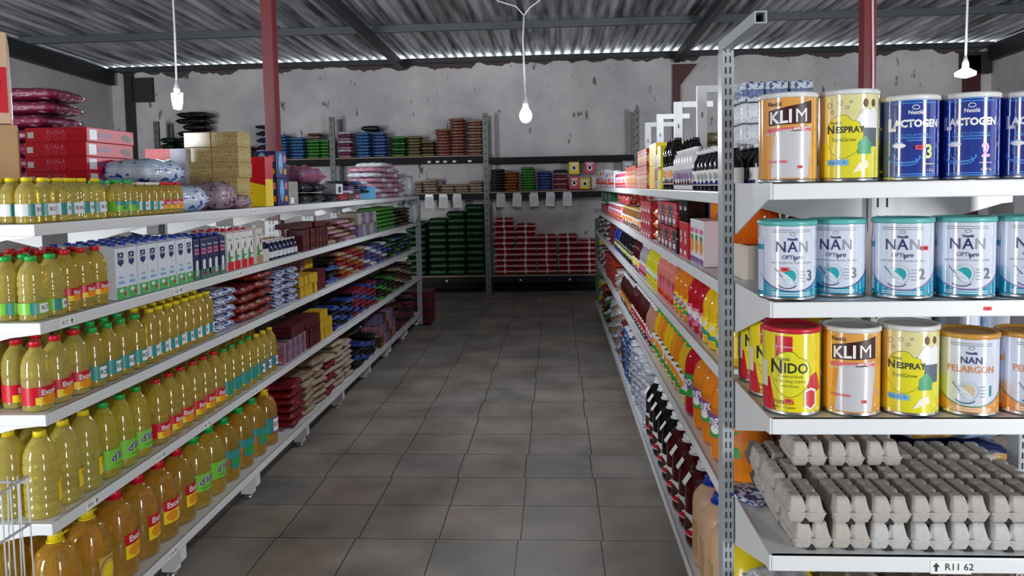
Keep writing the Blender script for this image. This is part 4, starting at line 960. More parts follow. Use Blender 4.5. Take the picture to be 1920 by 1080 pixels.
for i in range(3): place(bag_m, 'L', -1.62, 5.05 + .22 * i, Z5 + .002, 'dark flat pack on the top shelf past the plaid bag, %s one' % ORD[i], 'packet', 'dark flat packs on top', mats={0: [B_BLK, B_RED, B_BRN][i]}, jit=.1)
for i in range(3):
    for q in range(3): place(bag_s, 'L', -1.60, 5.5 + .22 * i, Z5 + .046 + .034 * q, 'grey and lilac mixed packet on the top shelf, %s pile, %s up' % (ORD[i], ORD[q]), 'packet', 'grey packets on top', mats={0: [B_WHT, B_PURP, B_BLK, B_BLUE][(i + q) % 4]}, jit=.2, scale=(1, 1, SZ(bag_s, .034)))
t = box(0.16, .09, .1, LSKY); place(t, 'L', -1.55, 6.15, Z5 + .001, 'small sky blue box near the far end of the top shelf', 'box')
SB(Z5, 6.32, 5, 7, 'pink and white marshmallow packet, top shelf', [B_PINK, B_WHT, B_PINK], src=bag_m, dz=0.045, w=.24, d=.26, heights=[6, 7, 7, 6, 5], jit=9)
t = bag(0.3, 0.3, 0.2, B_CLR, 31, wr=.3); place(t, 'L', -1.6, 7.66, Z5 + .0, 'crumpled clear plastic bag at the far end of the top shelf', 'bag')
t = bag(0.25, 0.22, 0.2, B_CLR, 33, wr=.3); place(t, 'L', -1.52, 7.68, Z4 + .0, 'crumpled clear plastic bag hanging by the second shelf end', 'bag')
# crate at the foot of the far end
t = MB(); t.box(0, 0, .19, .36, .26, .34, paint('crate_red', '#5a0f1a', 0.5), bevel=.012)
for q in range(3):
    t.box(0, -.131, .08 + q * .1, .3, .004, .05, SLOT)
cr = t.build('bottle_crate'); tag(cr, 'dark red plastic crate standing on the floor at the far gondola end', 'crate'); cr.location = (-1.55, 8.05, 0.0)
b = MB(); b.box(0, 0, .365, .38, .28, .02, paint('crate_red', '#5a0f1a', 0.5), bevel=.006); b.build('rim', cr)
b = MB(); b.box(0, 0, .7, .05, .05, 1.36, GREYM)
for q in range(26): b.box(0, -.0255, .05 + q * .05, .006, .001, .03, SLOT)
o = b.build('end_upright', gl, (-0.03 + 0.0, 5.93, 0.0))

# ================================================================ goods on the back rack
def stackB(src, x, y, z, n, dz, desc, mats, cat='bag', group=None, jit=3, wob=.008, scale=None):
    for q in range(n):
        place(src, 'B', x + random.uniform(-wob, wob), y + random.uniform(-wob, wob), z + .002 + q * dz, desc + ', %s from the bottom' % ORD[q], cat, group or desc, jit=R(jit), mats={0: mats[q % len(mats)]}, scale=((scale or (1, 1, 1))[0], (scale or (1, 1, 1))[1], dz * .98 / ztop(src)))
sack = bag(0.31, 0.40, 0.115, B_DGRN, 2, wr=.05, pw=9, n=17)
for c, x in enumerate((-1.88, -1.71, -1.44, -1.165)):
    if c == 0: stackB(sack, x - .12, 10.62, 0.245, 9, .088, 'dark green sack in the stack half hidden behind the gondola end', [B_DGRN], 'sack', 'dark green sacks'); continue
    stackB(sack, x + .02, 10.655, 0.245, (9, 10, 11)[c - 1], .092, 'dark green sack, %s full stack, lower rack shelf' % ORD[c - 1], [B_DGRN], 'sack', 'dark green sacks', scale=(.89, .9, 1))
B_RSACK = printed('red_white_sack', hx('#a8142a'), hx('#e6e0de'), hx('#a8142a'), lo=0.44, hi=0.54, axis='X', thr=0.9, bump=.3)
rs = bag(0.31, 0.36, 0.095, B_RSACK, 6, wr=.06, pw=8, n=17)
b = MB()
for s in (-1, 1): b.box(s * 0.137, -.01, .045, .03, .3, .05, paint('sack_white', '#ddd8d6', 0.5), bevel=.01)
b.box(0, -0.178, .05, .28, .004, .016, paint('sack_white', '#ddd8d6', 0.5)); b.build('end_strip', rs)
for c, (x, n) in enumerate(((-.735, 10), (-.43, 9), (-.13, 7), (.175, 7), (.47, 6))):
    stackB(rs, x, 10.655, 0.245, n, .081, 'red sack with white bands, %s stack from the middle post' % ORD[c], [B_RSACK], 'sack', 'red and white sacks', jit=2, scale=(.95, .95, 1))
# middle shelf
def T(x, z, n, dz, desc, mats, src=bag_m, s=None, y=10.6): stackB(src, x, y, z, n, dz, desc, mats, 'packet', desc, scale=s)
ZM, ZT = 1.43, 1.955
for i, (x, n) in enumerate(((-2.0, 4), (-1.78, 5), (-1.53, 3), (-1.33, 3), (-1.13, 4))):
    T(x, ZM, n, .04, 'flat beige packet on the middle rack shelf, %s pile' % ORD[i], [B_TAN, B_BEIG, B_TAN])
for i, x in enumerate((-2.95, -2.7, -2.45)): T(x, ZM, 3, .05, 'orange and cream biscuit packet, middle rack shelf, %s pile' % ORD[i], [B_TAN, B_ORNG])
T(-.815, ZM, 8, .04, 'black packet in the stack beside the middle post', [B_BLK], s=(1, .9, 1)); T(-.62, ZM, 7, .04, 'orange-brown packet on the middle rack shelf', [B_ORNG]); T(-.38, ZM, 9, .038, 'bright green packet on the middle rack shelf', [B_GRN])
T(-.15, ZM, 7, .04, 'blue packet on the middle rack shelf', [B_BLUE]); T(.08, ZM, 7, .036, 'dusty pink packet on the middle rack shelf', [B_PINK, B_RED]); T(.08, ZM + .255, 1, .04, 'dark green packet lying on the pink packets', [B_BLKG])
def flourpack(name, m, lab, x, z, w=.15, h=.2):
    b = MB(); b.box(0, 0, h / 2, w, .11, h * .94, m, bevel=.016); t = b.build('flour_packet'); tag(t, lab, 'packet', 'flour packets on the rack'); t.location = (x, 10.52, z + .008)
    b = MB(); f = flatmap(.0565); b.poly(ell(0, h * .45, w * .25, w * .25), f, CW); b.poly(ell(0, h * .48, w * .12, w * .15), f, LBROWN); b.poly(rc(-w * .3, w * .3, h * .68, h * .8), f, CW); b.build('front_logo', t)
flourpack('', paint('flour_pink', '#d0506a', 0.5), 'pink and white flour packet under the yellow one', .27, ZM); flourpack('', LYEL, 'yellow flour packet with a round portrait on top of the pink one', .27, ZM + .21)
flourpack('', LYEL, 'short yellow flour packet on the middle rack shelf', .42, ZM, h=.17); flourpack('', paint('flour_pink', '#d0506a', 0.5), 'pink flour packet with a round portrait standing higher', .49, ZM + .21)
flourpack('', paint('flour_white', '#cfc8c8', 0.5), 'white packet below the high pink flour packet', .585, ZM, h=.2); flourpack('', paint('flour_grey', '#b8bcc0', 0.5), 'pale grey packet near the rack end', 1.02, ZM + .2)
flourpack('', paint('flour_blue', '#8ea8c8', 0.5), 'pale blue packet below the pale grey one', 1.02, ZM)
# top shelf
def TT(x, n, dz, desc, mats, s=None, y=10.62): T(x, ZT, n, dz, desc, mats, s=s, y=y)
TT(-3.01, 9, .042, 'pink and white packet on the top rack shelf', [B_PINK, B_MAG, B_WHT]); TT(-2.74, 8, .045, 'blue packet, first stack on the top rack shelf', [B_LBLUE]); TT(-2.5, 8, .045, 'blue packet, second stack on the top rack shelf', [B_BLUE, B_LBLUE])
t = place(bag_l, 'B', -2.62, 10.62, ZT + .375, 'black bag lying across the blue packets', 'bag', mats={0: B_BLK})
TT(-2.22, 7, .042, 'green packet on the top rack shelf', [B_GRN, B_DGRN]); TT(-2.0, 7, .042, 'khaki packet on the top rack shelf', [B_KHAK]); TT(-1.80, 5, .045, 'brown packet in the low stack, top rack shelf', [B_KHAK, B_BRN])
B_SPK = bm_('red_speckled_packet', '#8a3020', '#a04030', '#e0b8a0', thr=.55, scale=9)
TT(-1.58, 9, .042, 'red speckled bean packet, leaning stack, top rack shelf', [B_SPK], s=(1, .7, 1), y=10.52); TT(-1.38, 12, .044, 'red speckled bean packet, tall middle stack, top rack shelf', [B_SPK], s=(1.1, 1, 1)); TT(-1.13, 12, .042, 'red and silver bean packet beside the middle post, top rack shelf', [B_SPK, B_TAN], s=(1.1, 1, 1))
TT(-4.2, 10, .05, 'zebra-striped black and white packet on the top rack shelf', [B_BLUEW, B_BLK]); TT(-4.45, 4, .05, 'brown packet beside the zebra-striped ones, top rack shelf', [B_BRN]); TT(-3.95, 8, .045, 'bright blue packet near the red post, top rack shelf', [B_LBLUE]); TT(-3.7, 7, .045, 'bright blue packet beside the green ones, top rack shelf', [B_LBLUE])
TT(-3.47, 6, .045, 'lime green packet beside the rack post, top rack shelf', [B_GRN]); TT(-3.3, 6, .045, 'lime green packet against the rack post, top rack shelf', [B_GRN], s=(.7, 1, 1)); T(-3.45, ZT + .285, 2, .04, 'brown striped packet lying on the lime green ones', [B_TAN, B_BRN])
T(-4.68, ZT + .0, 7, .05, 'gold and brown packet on the top rack shelf', [B_KHAK, B_BRN]); T(-4.9, ZT + .0, 6, .05, 'copper packet next to the navy-black bags, top rack shelf', [B_BRN, B_ORNG], s=(.8, 1, 1))
for k in range(8): place(bag_l, 'B', -5.24 + .02 * (k % 3), 10.62, ZT + .09 * k, 'navy-black bulk bag in the high pile on the rack top, %s from the bottom' % ORD[k], 'bag', 'navy-black bulk bags', mats={0: B_BLK}, jit=.08, scale=(1.75 if k != 5 else 1.3, 1, SZ(bag_l, .09)))
for k in range(4): place(bag_l, 'B', -5.6, 10.62, ZT + .09 * k, 'black bulk bag in the low pile at the rack end, %s from the bottom' % ORD[k], 'bag', 'black bulk bags', mats={0: B_BLKG}, jit=.05, scale=(.8, 1, SZ(bag_l, .09)))

# ================================================================ drinks side (shelves at the other side of the aisle)
Q5, Q4, Q3, Q2, Q1 = ZR[4], ZR[3], ZR[2], ZR[1], ZR[0]
def liquid(n, h, tr=0.35): return mat(n, hx(h), 0.08, trans=tr, ior=1.33)
JO = liquid('orange_drink', '#f08a1e', .2); JY = liquid('yellow_drink', '#f2c41c', .2); JR = liquid('red_drink', '#c8142c', .25); JP = liquid('pink_drink', '#e88a7a', .2); JM = liquid('mango_drink', '#f0a020', .2)
SYR = liquid('dark_red_syrup', '#5a1018', .4); BRWN = liquid('brown_syrup', '#4a1a10', .35); BLKL = liquid('black_sauce', '#120c0e', .2); BEI = paint('beige_plastic', '#d0a888', .4); LEM = liquid('lemon_liquid', '#e8e020', .25); CLRL = liquid('clear_liquid', '#e0dce0', .6)
def art_bars(c1, c2, c3):
    def f(b, r, z0, z1):
        h = z1 - z0; f1 = cylmap(r + .0006); f2 = cylmap(r + .001)
        b.poly(rc(-r * 1.0, r * 1.0, z0 + h * .05, z0 + h * .3), f1, c1, slice_=.008); b.poly(ell(0, z0 + h * .55, r * .7, h * .28), f1, c2, slice_=.008); b.poly(ell(r * .1, z0 + h * .3, r * .3, h * .14), f2, c3, slice_=.008)
    return f
def art_text(st, c1, c2, c3):
    def f(b, r, z0, z1):
        h = z1 - z0; art_bars(c1, c2, c3)(b, r, z0, z1); b.txt(st, r * .62, cylmap(r + .0015), CW, dy=z0 + h * .6, bold=.02, slice_=.008, shear=.2)
    return f
WB = (paint('white_bottle_label', '#e0dcd8', .4))
def RR(src, z, y0, n, py, nr, px, r, desc, **k): k.setdefault('jit', 2); rows(src, 'R', z, y0, n, py, nr, px, r, desc, **k)
# top shelf
b1 = bottle(P_FLASK, .03, .128, paint('black_bottle', '#0c0c10', .2), CW, .5, .1, (.12, .5, 250, WB), art_bars(LNAVY, paint('grey_print2', '#9a98a0', .5), CW), seg=18)
RR(b1, Q5, 2.1, 8, .066, 3, .066, .03, 'black sauce bottle with white label, top shelf')
b2 = bottle(P_SLIM, .026, .15, paint('white_bottle', '#dcdcde', .3), CW, .5, .08, (.1, .5, 250, paint('silver_label', '#a8a8b4', .3)), art_bars(LBROWN, LPURP, CW), seg=18)
RR(b2, Q5, 2.62, 7, .06, 2, .06, .026, 'white bottle with silver and maroon label, top shelf')
b3 = bottle(P_SLIM, .032, .21, BLKL, CK, .5, .07, (.1, .45, 250, WB), art_bars(LBROWN, LORG, CW), seg=18)
RR(b3, Q5, 3.06, 4, .07, 2, .07, .032, 'tall dark bottle with white label, top shelf')
def yb(b, w, d, h):
    f = flatmap(d / 2 + .0008); g = lambda u, v: (-w / 2 - .0008, -u, v)
    for F, W in ((f, w), (g, d)): b.poly(rc(-W / 2, W / 2, h * .9, h), F, LREDP); b.poly(rc(-W * .3, W * .3, h * .15, h * .35), F, LWHITE)
yx = box(.1, .13, .12, paint('bright_yellow_box', '#e6d81a', .4), arts=yb); yx2 = box(.12, .14, .15, paint('golden_yellow_box', '#f0c818', .4))
for i, y in enumerate((3.42,)):
    place(yx, 'R', .54, y, Q5, 'bright yellow box with red edge, lower of two', 'box', 'bright yellow boxes', scale=(1, 1, .8)); place(yx, 'R', .54, y, Q5 + .099, 'bright yellow box with red edge, upper of two', 'box', 'bright yellow boxes', scale=(1, 1, .8))
X_CER = bx_('cereal_box_print', '#c83a2a', '#e8a030', '#f0d8c0', thr=.55, scale=5); X_CER2 = bx_('cereal_box_print2', '#d8c0a0', '#c83040', '#502838', thr=.55, scale=5); X_SAL = bx_('salmon_box_print', '#c86a5a', '#d89a70', '#f0c8b0', thr=.55, scale=5)
box_c = box(.055, .16, .16, X_CER2)
for i in range(2): place(box_c, 'R', .56, 3.53 + i * .06, Q5, 'cereal box with dark picture beside the yellow boxes, %s one' % ORD[i], 'box', 'dark-pictured cereal boxes')
for i in range(2):
    for q in range(2): place(yx2, 'R', .56, 3.7 + i * .125, Q5 + q * .113, 'golden yellow box, %s column, %s' % (ORD[i], ('lower', 'upper')[q]), 'box', 'golden yellow boxes', scale=(1, 1, .74))
for i in range(9): place(box_c, 'R', .56, 3.96 + i * .06, Q5, 'orange and red cereal box on the top shelf, %s along' % ORD[i], 'box', 'orange cereal boxes', mats={0: X_SAL}, jit=.03, scale=(1, 1, .75))
for i in range(6): place(box_c, 'R', .56, 3.96 + i * .07, Q5 + .123, 'red and cream cereal box laid on the orange ones, %s along' % ORD[i], 'box', 'upper cereal boxes', mats={0: X_CER}, jit=.03, scale=(1, 1, .55))
for i in range(8): place(box_c, 'R', .56, 4.52 + i * .07, Q5, 'salmon pink box on the top shelf, %s along' % ORD[i], 'box', 'salmon boxes', mats={0: [X_SAL, X_CER][i % 2]}, jit=.05, scale=(1, 1, .85))
jar = bottle([(0.9, 0), (1, .03), (1, .8), (.9, .86), (.9, .92)], .035, .11, paint('pink_tin', '#b8506a', .3), CW, 1.0, .1, (.15, .7, 220, LWHITE), art_bars(LREDP, LPINK, LORG), seg=16)
RR(jar, Q5, 5.14, 10, .08, 2, .08, .035, 'pink and white jar, top shelf', cat='jar', jit=8)
RR(jar, Q5, 6.0, 12, .09, 1, .08, .035, 'pale jar far along the top shelf', cat='jar', jit=8, mats=[{0: LWHITE}, {0: LORG}, {0: LSKY}], sc_=(1.1, 1.1, 1.2))
RR(jar, Q5, 7.15, 14, .1, 1, .08, .035, 'jar at the far end of the top shelf', cat='jar', jit=8, mats=[{0: LWHITE}, {0: LREDP}, {0: LYEL}, {0: CW}], sc_=(1.2, 1.2, 1.5))
# second shelf
ob = bottle(P_SQ, .075, .215, liquid('deep_orange_drink', '#e86a14', .3), CR, .3, .06, (.0, .0001, 20, CW), None, seg=20)
oz = box(.42, .12, .215, paint('orange_carton', '#e88420', .4), arts=lambda b, w, d, h: (b.poly(rc(-w / 2, -w / 2 + .02, 0, h), flatmap(d / 2 + .0008), CB), b.poly(rc(w * .25, w / 2, h * .2, h * .5), flatmap(d / 2 + .0008), CB), b.poly(rc(-w * .2, w * .2, h * .72, h * .78), flatmap(d / 2 + .0008), LPURP), b.poly(ring(0, h * .9, .06, .03, .01), flatmap(d / 2 + .0008), LPURP)))
place(oz, 'R', .605, 2.46, Q4, 'big orange carton with blue edge behind the slim juice cartons', 'box')
def slimart(b, w, d, h):
    f = flatmap(d / 2 + .0008); b.poly(rc(-w * .5, w * .5, h * .02, h * .15), f, LPURP); b.poly(ell(0, h * .42, w * .38, h * .18), f, LORG); b.poly(rc(-w * .4, w * .4, h * .7, h * .8), f, LPINK); b.poly(ell(0, h * .6, w * .3, h * .06), f, LGREEN)
sl = box(.07, .06, .15, paint('white_carton', '#dcd8e0', .4), arts=slimart)
for i in range(3): place(sl, 'R', .505, 2.45 + .078 * i, Q4, 'slim white juice carton with orange picture, %s one' % ORD[i], 'carton', 'slim white juice cartons')
rb = box(.085, .08, .13, paint('red_carton', '#c01828', .4), arts=lambda b, w, d, h: (b.txt('%', h * .5, flatmap(d / 2 + .001), CW, dy=h * .55, bold=.02), b.poly(rc(-w * .3, w * .2, h * .08, h * .2), flatmap(d / 2 + .001), LWHITE)))
bb = box(.09, .09, .1, BLKL, arts=lambda b, w, d, h: (b.txt('black', h * .24, flatmap(d / 2 + .001), CW, dy=h * .5, bold=.02), b.poly(rc(-w / 2, w / 2, h * .85, h), flatmap(d / 2 + .001), LWHITE)))
for i in range(2):
    place(rb, 'R', .515, 2.74 + .09 * i, Q4, 'red box with white sign beside the slim cartons, %s one' % ORD[i], 'box', 'red boxes, second shelf'); place(bb, 'R', .52, 2.74 + .095 * i, Q4 + .132, 'black box with white lettering on a red box, %s one' % ORD[i], 'box', 'black boxes on red ones')
X_DK = bx_('dark_box_print', '#20141a', '#3a1a1e', '#a8a4a0', thr=.6, scale=6); X_RD = bx_('scarlet_box_print', '#b8202c', '#c8303a', '#e8d0c8', thr=.62, scale=6)
for i in range(5):
    for q in range(2): place(yx, 'R', .535, 2.965 + .105 * i, Q4 + q * .1, ['dark', 'scarlet'][(i + q) % 2] + ' printed box, second shelf, column %s, %s' % (ORD[i], ('lower', 'upper')[q]), 'box', 'dark and scarlet boxes', mats={0: [X_DK, X_RD][(i + q) % 2]}, scale=(1, 1, .8))
for q in range(3): place(bag_s, 'R', .58, 3.53, Q4 + .056 * q, 'blue packet in the small pile between scarlet and yellow packets, %s up' % ORD[q], 'packet', 'blue packets, second shelf', mats={0: CB}, scale=(.5, 1, 1.2))
for q in range(3): place(bag_s, 'R', .58, 3.64, Q4 + .053 * q, 'yellow coffee packet in a small pile, %s up' % ORD[q], 'packet', 'yellow coffee packets', mats={0: LORG}, scale=(.5, 1, 1.1))
for i in range(4):
    for q in range(3): place(yx, 'R', .535, 3.76 + .105 * i, Q4 + q * .061, 'red and white tea box, second shelf, column %s, %s up' % (ORD[i], ORD[q]), 'box', 'red and white tea boxes', mats={0: X_RD}, scale=(1, 1, .5))
gjar = bottle([(0.9, 0), (1, .03), (1, .75), (.85, .84), (.85, .9)], .034, .12, liquid('honey_glass', '#a8703a', .4), paint('gold_lid', '#b89a5a', .3), .95, .1, (.15, .6, 220, WB), art_bars(LBROWN, LORG, CW), seg=16)
RR(gjar, Q4, 4.22, 14, .08, 2, .08, .034, 'amber glass jar with pale label, second shelf', cat='jar', jit=6)
RR(jar, Q4, 5.4, 14, .09, 1, .08, .035, 'salmon jar, second shelf', cat='jar', jit=8, mats=[{0: LPINK}, {0: paint('rust_tin', '#a84a3a', .3)}], sc_=(1.1, 1.1, 1.1))
X_LR = bx_('floral_red_box', '#b81c30', '#c83040', '#f0c8b8', thr=.58, scale=7)
lr = box(.3, .16, .095, X_LR); 
for i in range(3): place(lr, 'R', .57, 5.1 + .32 * i, Q4 + .135, 'large red floral box on the jars, %s along' % ORD[i], 'box', 'large red floral boxes')
lg = box(.3, .16, .11, paint('deep_green_box', '#0f5a30', .4), arts=lambda b, w, d, h: b.poly(ell(0, h * .5, w * .12, h * .35), flatmap(d / 2 + .001), LWHITE))
for i in range(3): place(lg, 'R', .57, 6.75 + .5 * i, Q4 + .1 + .003, 'deep green box with white badge, second shelf, %s along' % ORD[i], 'box', 'deep green boxes')
for i in range(3): place(lr, 'R', .57, 6.75 + .5 * i, Q4, 'red carton under a deep green box, %s along' % ORD[i], 'box', 'red cartons under green boxes', scale=(1.3, 1, .8))
for i in range(3): place(lr, 'R', .57, 8.0 + .16 * i, Q4 if i < 9 else 0, 'mixed red box near the far end, %s' % ORD[i], 'box', 'mixed boxes far end', scale=(.45, 1, 1)) if i < 0 else None
# third shelf : big juice bottles, squash, sauces
bo = bottle(P_FLASK, .048, .205, JY, CY, .42, .08, (.12, .42, 300, LYEL), art_text('squash', LTEAL, LYEL, LGREEN), seg=24)
RR(bo, Q3, 2.11, 4, .1, 3, .1, .048, 'yellow squash bottle, yellow cap, nearest group, third shelf', group='yellow squash bottles')
bo_r = bottle(P_FLASK, .048, .205, JR, CY, .42, .08, (.12, .42, 300, LPINK), art_text('squash', LPINK, LWHITE, LPURP), seg=24)
RR(bo_r, Q3, 2.475, 3, .104, 3, .1, .048, 'red squash bottle, yellow cap, third shelf', group='red squash bottles')
bo_y2 = bottle(P_FLASK, .048, .2, JO, CY, .42, .08, (.12, .42, 300, LYEL), art_text('squash', LGREEN, LPURP, LYEL), seg=24)
RR(bo_y2, Q3, 2.785, 3, .104, 3, .1, .048, 'orange squash bottle, yellow cap, third shelf', group='orange squash bottles')
pk = bottle(P_SLIM, .03, .19, JP, CW, .55, .07, (.08, .55, 300, bx_('pink_label_print', '#c8344a', '#d8586a', '#f0b0a8', thr=.6)), art_bars(LREDP, LPINK, LORG), seg=20)
RR(pk, Q3, 3.08, 7, .065, 4, .065, .03, 'slim pink drink bottle, white cap, third shelf', group='slim pink drink bottles')
ly = bottle(P_FLASK, .036, .19, LEM, CY, .3, .1, (.2, .5, 240, paint('lemon_label', '#d8d83a', .35)), art_bars(LYEL, LWHITE, LGREEN), seg=20)
RR(ly, Q3, 3.56, 5, .08, 3, .08, .036, 'lemon yellow detergent bottle, third shelf', group='lemon yellow detergent bottles')
cl = bottle(P_FLASK, .033, .18, CLRL, CW, .4, .08, (.1, .5, 240, WB), art_bars(LREDP, LPINK, LPURP), seg=18)
RR(cl, Q3, 3.98, 4, .072, 3, .07, .033, 'clear bottle with red and white label, third shelf', group='clear bottles')
vr = bottle(P_FLASK, .034, .195, SYR, CW, .42, .1, (.1, .4, 240, WB), art_bars(LREDP, LYEL, LWHITE), seg=18)
RR(vr, Q3, 4.28, 5, .075, 3, .072, .034, 'dark red bottle with white cap, third shelf', group='dark red bottles, third shelf')
bk = bottle(P_FLASK, .033, .185, BLKL, CW, .42, .1, (.15, .5, 240, bx_('lime_black_label', '#1c2a18', '#d8d838', '#e8e8e0', thr=.58)), None, seg=18)
RR(bk, Q3, 4.67, 12, .073, 3, .07, .033, 'black bottle with lime and white label, third shelf', group='black bottles, third shelf')
RR(bk, Q3, 5.56, 6, .08, 2, .07, .033, 'black bottle with pale label before the magenta packets', group='farther black bottles', mats=[{0: BLKL}, {0: CB}])
def SR(z, y0, n, high, desc, mats, src=bag_s, w=.17, dz=.036, d=.2, **k):
    k.setdefault('jit', 6); stacks(src, 'R', z, y0, n, w, high, dz, d, desc, 'packet', mats=mats, **k)
SR(Q3, 6.1, 4, 5, 'magenta packet, third shelf', [B_MAG, B_RED])
SR(Q3, 6.85, 9, 5, 'silver and clear crisp packet, third shelf', [B_WHT, B_BRN, B_BLK, B_TAN], w=.185, jit=14)
# fourth shelf
ojb = bottle(P_JUG, .072, .275, JO, CO, .34, .06, (.25, .58, 280, bx_('orange_tropic_label', '#e07818', '#e88a28', '#3f9a3a', thr=.66, scale=4)), art_text('Jongo', LGREEN, LPURP, CW), seg=28, rot=R(10))
RR(ojb, Q2, 2.135, 4, .148, 2, .152, .072, 'five-litre orange juice bottle, nearest group, fourth shelf', group='large orange juice bottles')
ojr = bottle(P_JUG, .072, .28, JR, CR, .34, .06, (.25, .55, 200, LGREEN), art_text('Jongo', LGREEN, LPURP, CW), seg=28)
RR(ojr, Q2, 2.73, 1, .15, 2, .152, .072, 'five-litre red juice bottle between orange and yellow ones, fourth shelf', group='large red juice bottles')
hj = bottle(P_FLASK, .046, .24, JM, CG, .42, .06, (.14, .5, 160, LWHITE), art_bars(LGREEN, LORG, LGREEN), seg=22, sy=.8)
RR(hj, Q2, 2.86, 9, .1, 3, .1, .046, 'juice bottle, green cap, fourth shelf', group='green-capped juice bottles', mats=[{0: JY}, {0: JY}, {0: JO}, {0: JM}])
pb = bottle(P_FLASK, .042, .225, liquid('peach_drink', '#c8907a', .15), CW, .42, .07, (.1, .4, 200, LWHITE), art_bars(LBROWN, LPINK, CK), seg=20)
RR(pb, Q2, 3.765, 3, .09, 3, .09, .042, 'peach drink bottle, white cap, fourth shelf', group='peach drink bottles')
sy_ = bottle(P_FLASK, .042, .225, SYR, CW, .42, .07, (.1, .42, 150, WB), art_bars(LBROWN, LREDP, CW), seg=20)
RR(sy_, Q2, 4.05, 8, .09, 3, .09, .042, 'dark red syrup bottle, white cap, fourth shelf', group='dark red syrup bottles')
bw = bottle(P_FLASK, .038, .2, BRWN, CW, .42, .07, (.1, .45, 150, paint('brown_label', '#8a5a3a', .4)), art_bars(LBROWN, LORG, CW), seg=18)
RR(bw, Q2, 4.78, 9, .084, 3, .084, .038, 'brown syrup bottle, white cap, fourth shelf', group='brown syrup bottles')
SR(Q2, 5.6, 3, 5, 'silver and brown noodle packet, fourth shelf', [B_TAN, B_WHT], jit=12)
B_NOOD = bm_('scarlet_noodle_pack', '#c8281c', '#d8382a', '#f0a088', thr=.66)
SR(Q2, 6.12, 7, 6, 'scarlet noodle packet, fourth shelf', [B_NOOD], dz=.034, jit=12)
SR(Q2, 7.35, 6, 5, 'white and red noodle packet, fourth shelf', [B_WHT, B_RED], w=.185, jit=12)
# bottom shelf
yj = bottle(P_JUG, .08, .33, paint('yellow_jug', '#ecd21c', .25), CY, .3, .06, (.2, .5, 120, LYEL), art_bars(LYEL, LWHITE, LORG), handle=True, seg=28)
RR(yj, Q1, 2.13, 1, .17, 2, .165, .08, 'five-litre bright yellow jug behind the front upright, bottom shelf', cat='jug', group='yellow jugs')
def bluecap(b, r, z0, z1):
    h = z1 - z0; b.poly(rc(-r * .5, r * .3, z0, z0 + h * .8), cylmap(r + .0006), paint('khaki_print', '#8a7a4a', .5), slice_=.01); b.poly(ell(0, z1 + .045, .01, .008), cylmap(r + .001), REDP, slice_=.01)
gj = bottle([(0.9, 0), (1, .02), (1, .7), (.95, .78), (.7, .86), (.42, .9), (.4, .93)], .072, .315, BEI, CB, .42, .08, (.12, .5, 130, paint('tan_label', '#b8986a', .5)), bluecap, handle=True, seg=28, rot=R(-40))
RR(gj, Q1, 2.295, 3, .152, 2, .15, .072, 'beige five-litre jug, blue handle cap, bottom shelf', cat='jug', group='beige jugs')
bj = bottle(P_JUG, .072, .31, SYR, CW, .34, .08, (.12, .4, 90, WB), art_bars(LREDP, LBROWN, CK), handle=True, seg=28)
b = MB(); b.poly(rc(-.02, .02, -.022, .022), lambda u, v: (u, -.066 + v * .6, .245 + v * .85), PREM); b.build('price_sticker', bj)
RR(bj, Q1, 2.755, 4, .152, 2, .15, .072, 'red-brown five-litre jug, white loop cap, bottom shelf', cat='jug', group='red-brown jugs')
RR(bj, Q1, 3.363, 5, .152, 2, .15, .072, 'nearly black five-litre jug, white loop cap, bottom shelf', cat='jug', group='nearly black jugs', mats=[{0: BLKL}])
B_WS = bm_('white_sugar_pack', '#dcdee4', '#cdd0dc', '#7a86c8', thr=.64, scale=7, rough=.18); B_BW = bm_('blue_white_salt_pack', '#dfe4ea', '#3070c0', '#c8303a', thr=.66, scale=4)
SR(Q1, 4.15, 4, 9, 'white shiny packet, bottom shelf', [B_WS], dz=.037, src=bag_m, w=.22, d=.26, jit=10)
SR(Q1, 5.03, 2, 9, 'white packet with blue band, bottom shelf', [B_BW], dz=.038, src=bag_m, w=.22, d=.26)
SR(Q1, 5.46, 1, 9, 'red and blue packet beside the blue-banded ones, bottom shelf', [B_RED, B_BW], dz=.038, src=bag_m, w=.22, d=.26)
SR(Q1, 5.68, 5, 8, 'pinkish grey shiny packet, bottom shelf', [B_WHT, B_TAN], dz=.045, src=bag_m, w=.22, d=.26)
SR(Q1, 6.8, 4, 6, 'green and white packet, bottom shelf', [B_GRN, B_WHT, B_BLK], w=.19, dz=.045, jit=12)
SR(Q1, 7.55, 2, 7, 'orange packet near the far end, bottom shelf', [B_ORNG, B_RED], w=.2, dz=.045)
SR(Q1, 7.97, 3, 7, 'yellow and white packet at the far end, bottom shelf', [LYEL, B_WHT, B_KHAK], w=.2, dz=.045)
b = MB(); b.box(0, 0, .62, .4, .03, .98, paint('end_panel_green', '#4a6a4a', .5)); b.box(0, -.017, .9, .3, .004, .2, LYEL); b.box(0, -.017, .6, .3, .004, .2, LSKY); b.build('end_panel', gr, (-.45 + .66, 6.66, 0))
for i in range(9):
    b = MB()
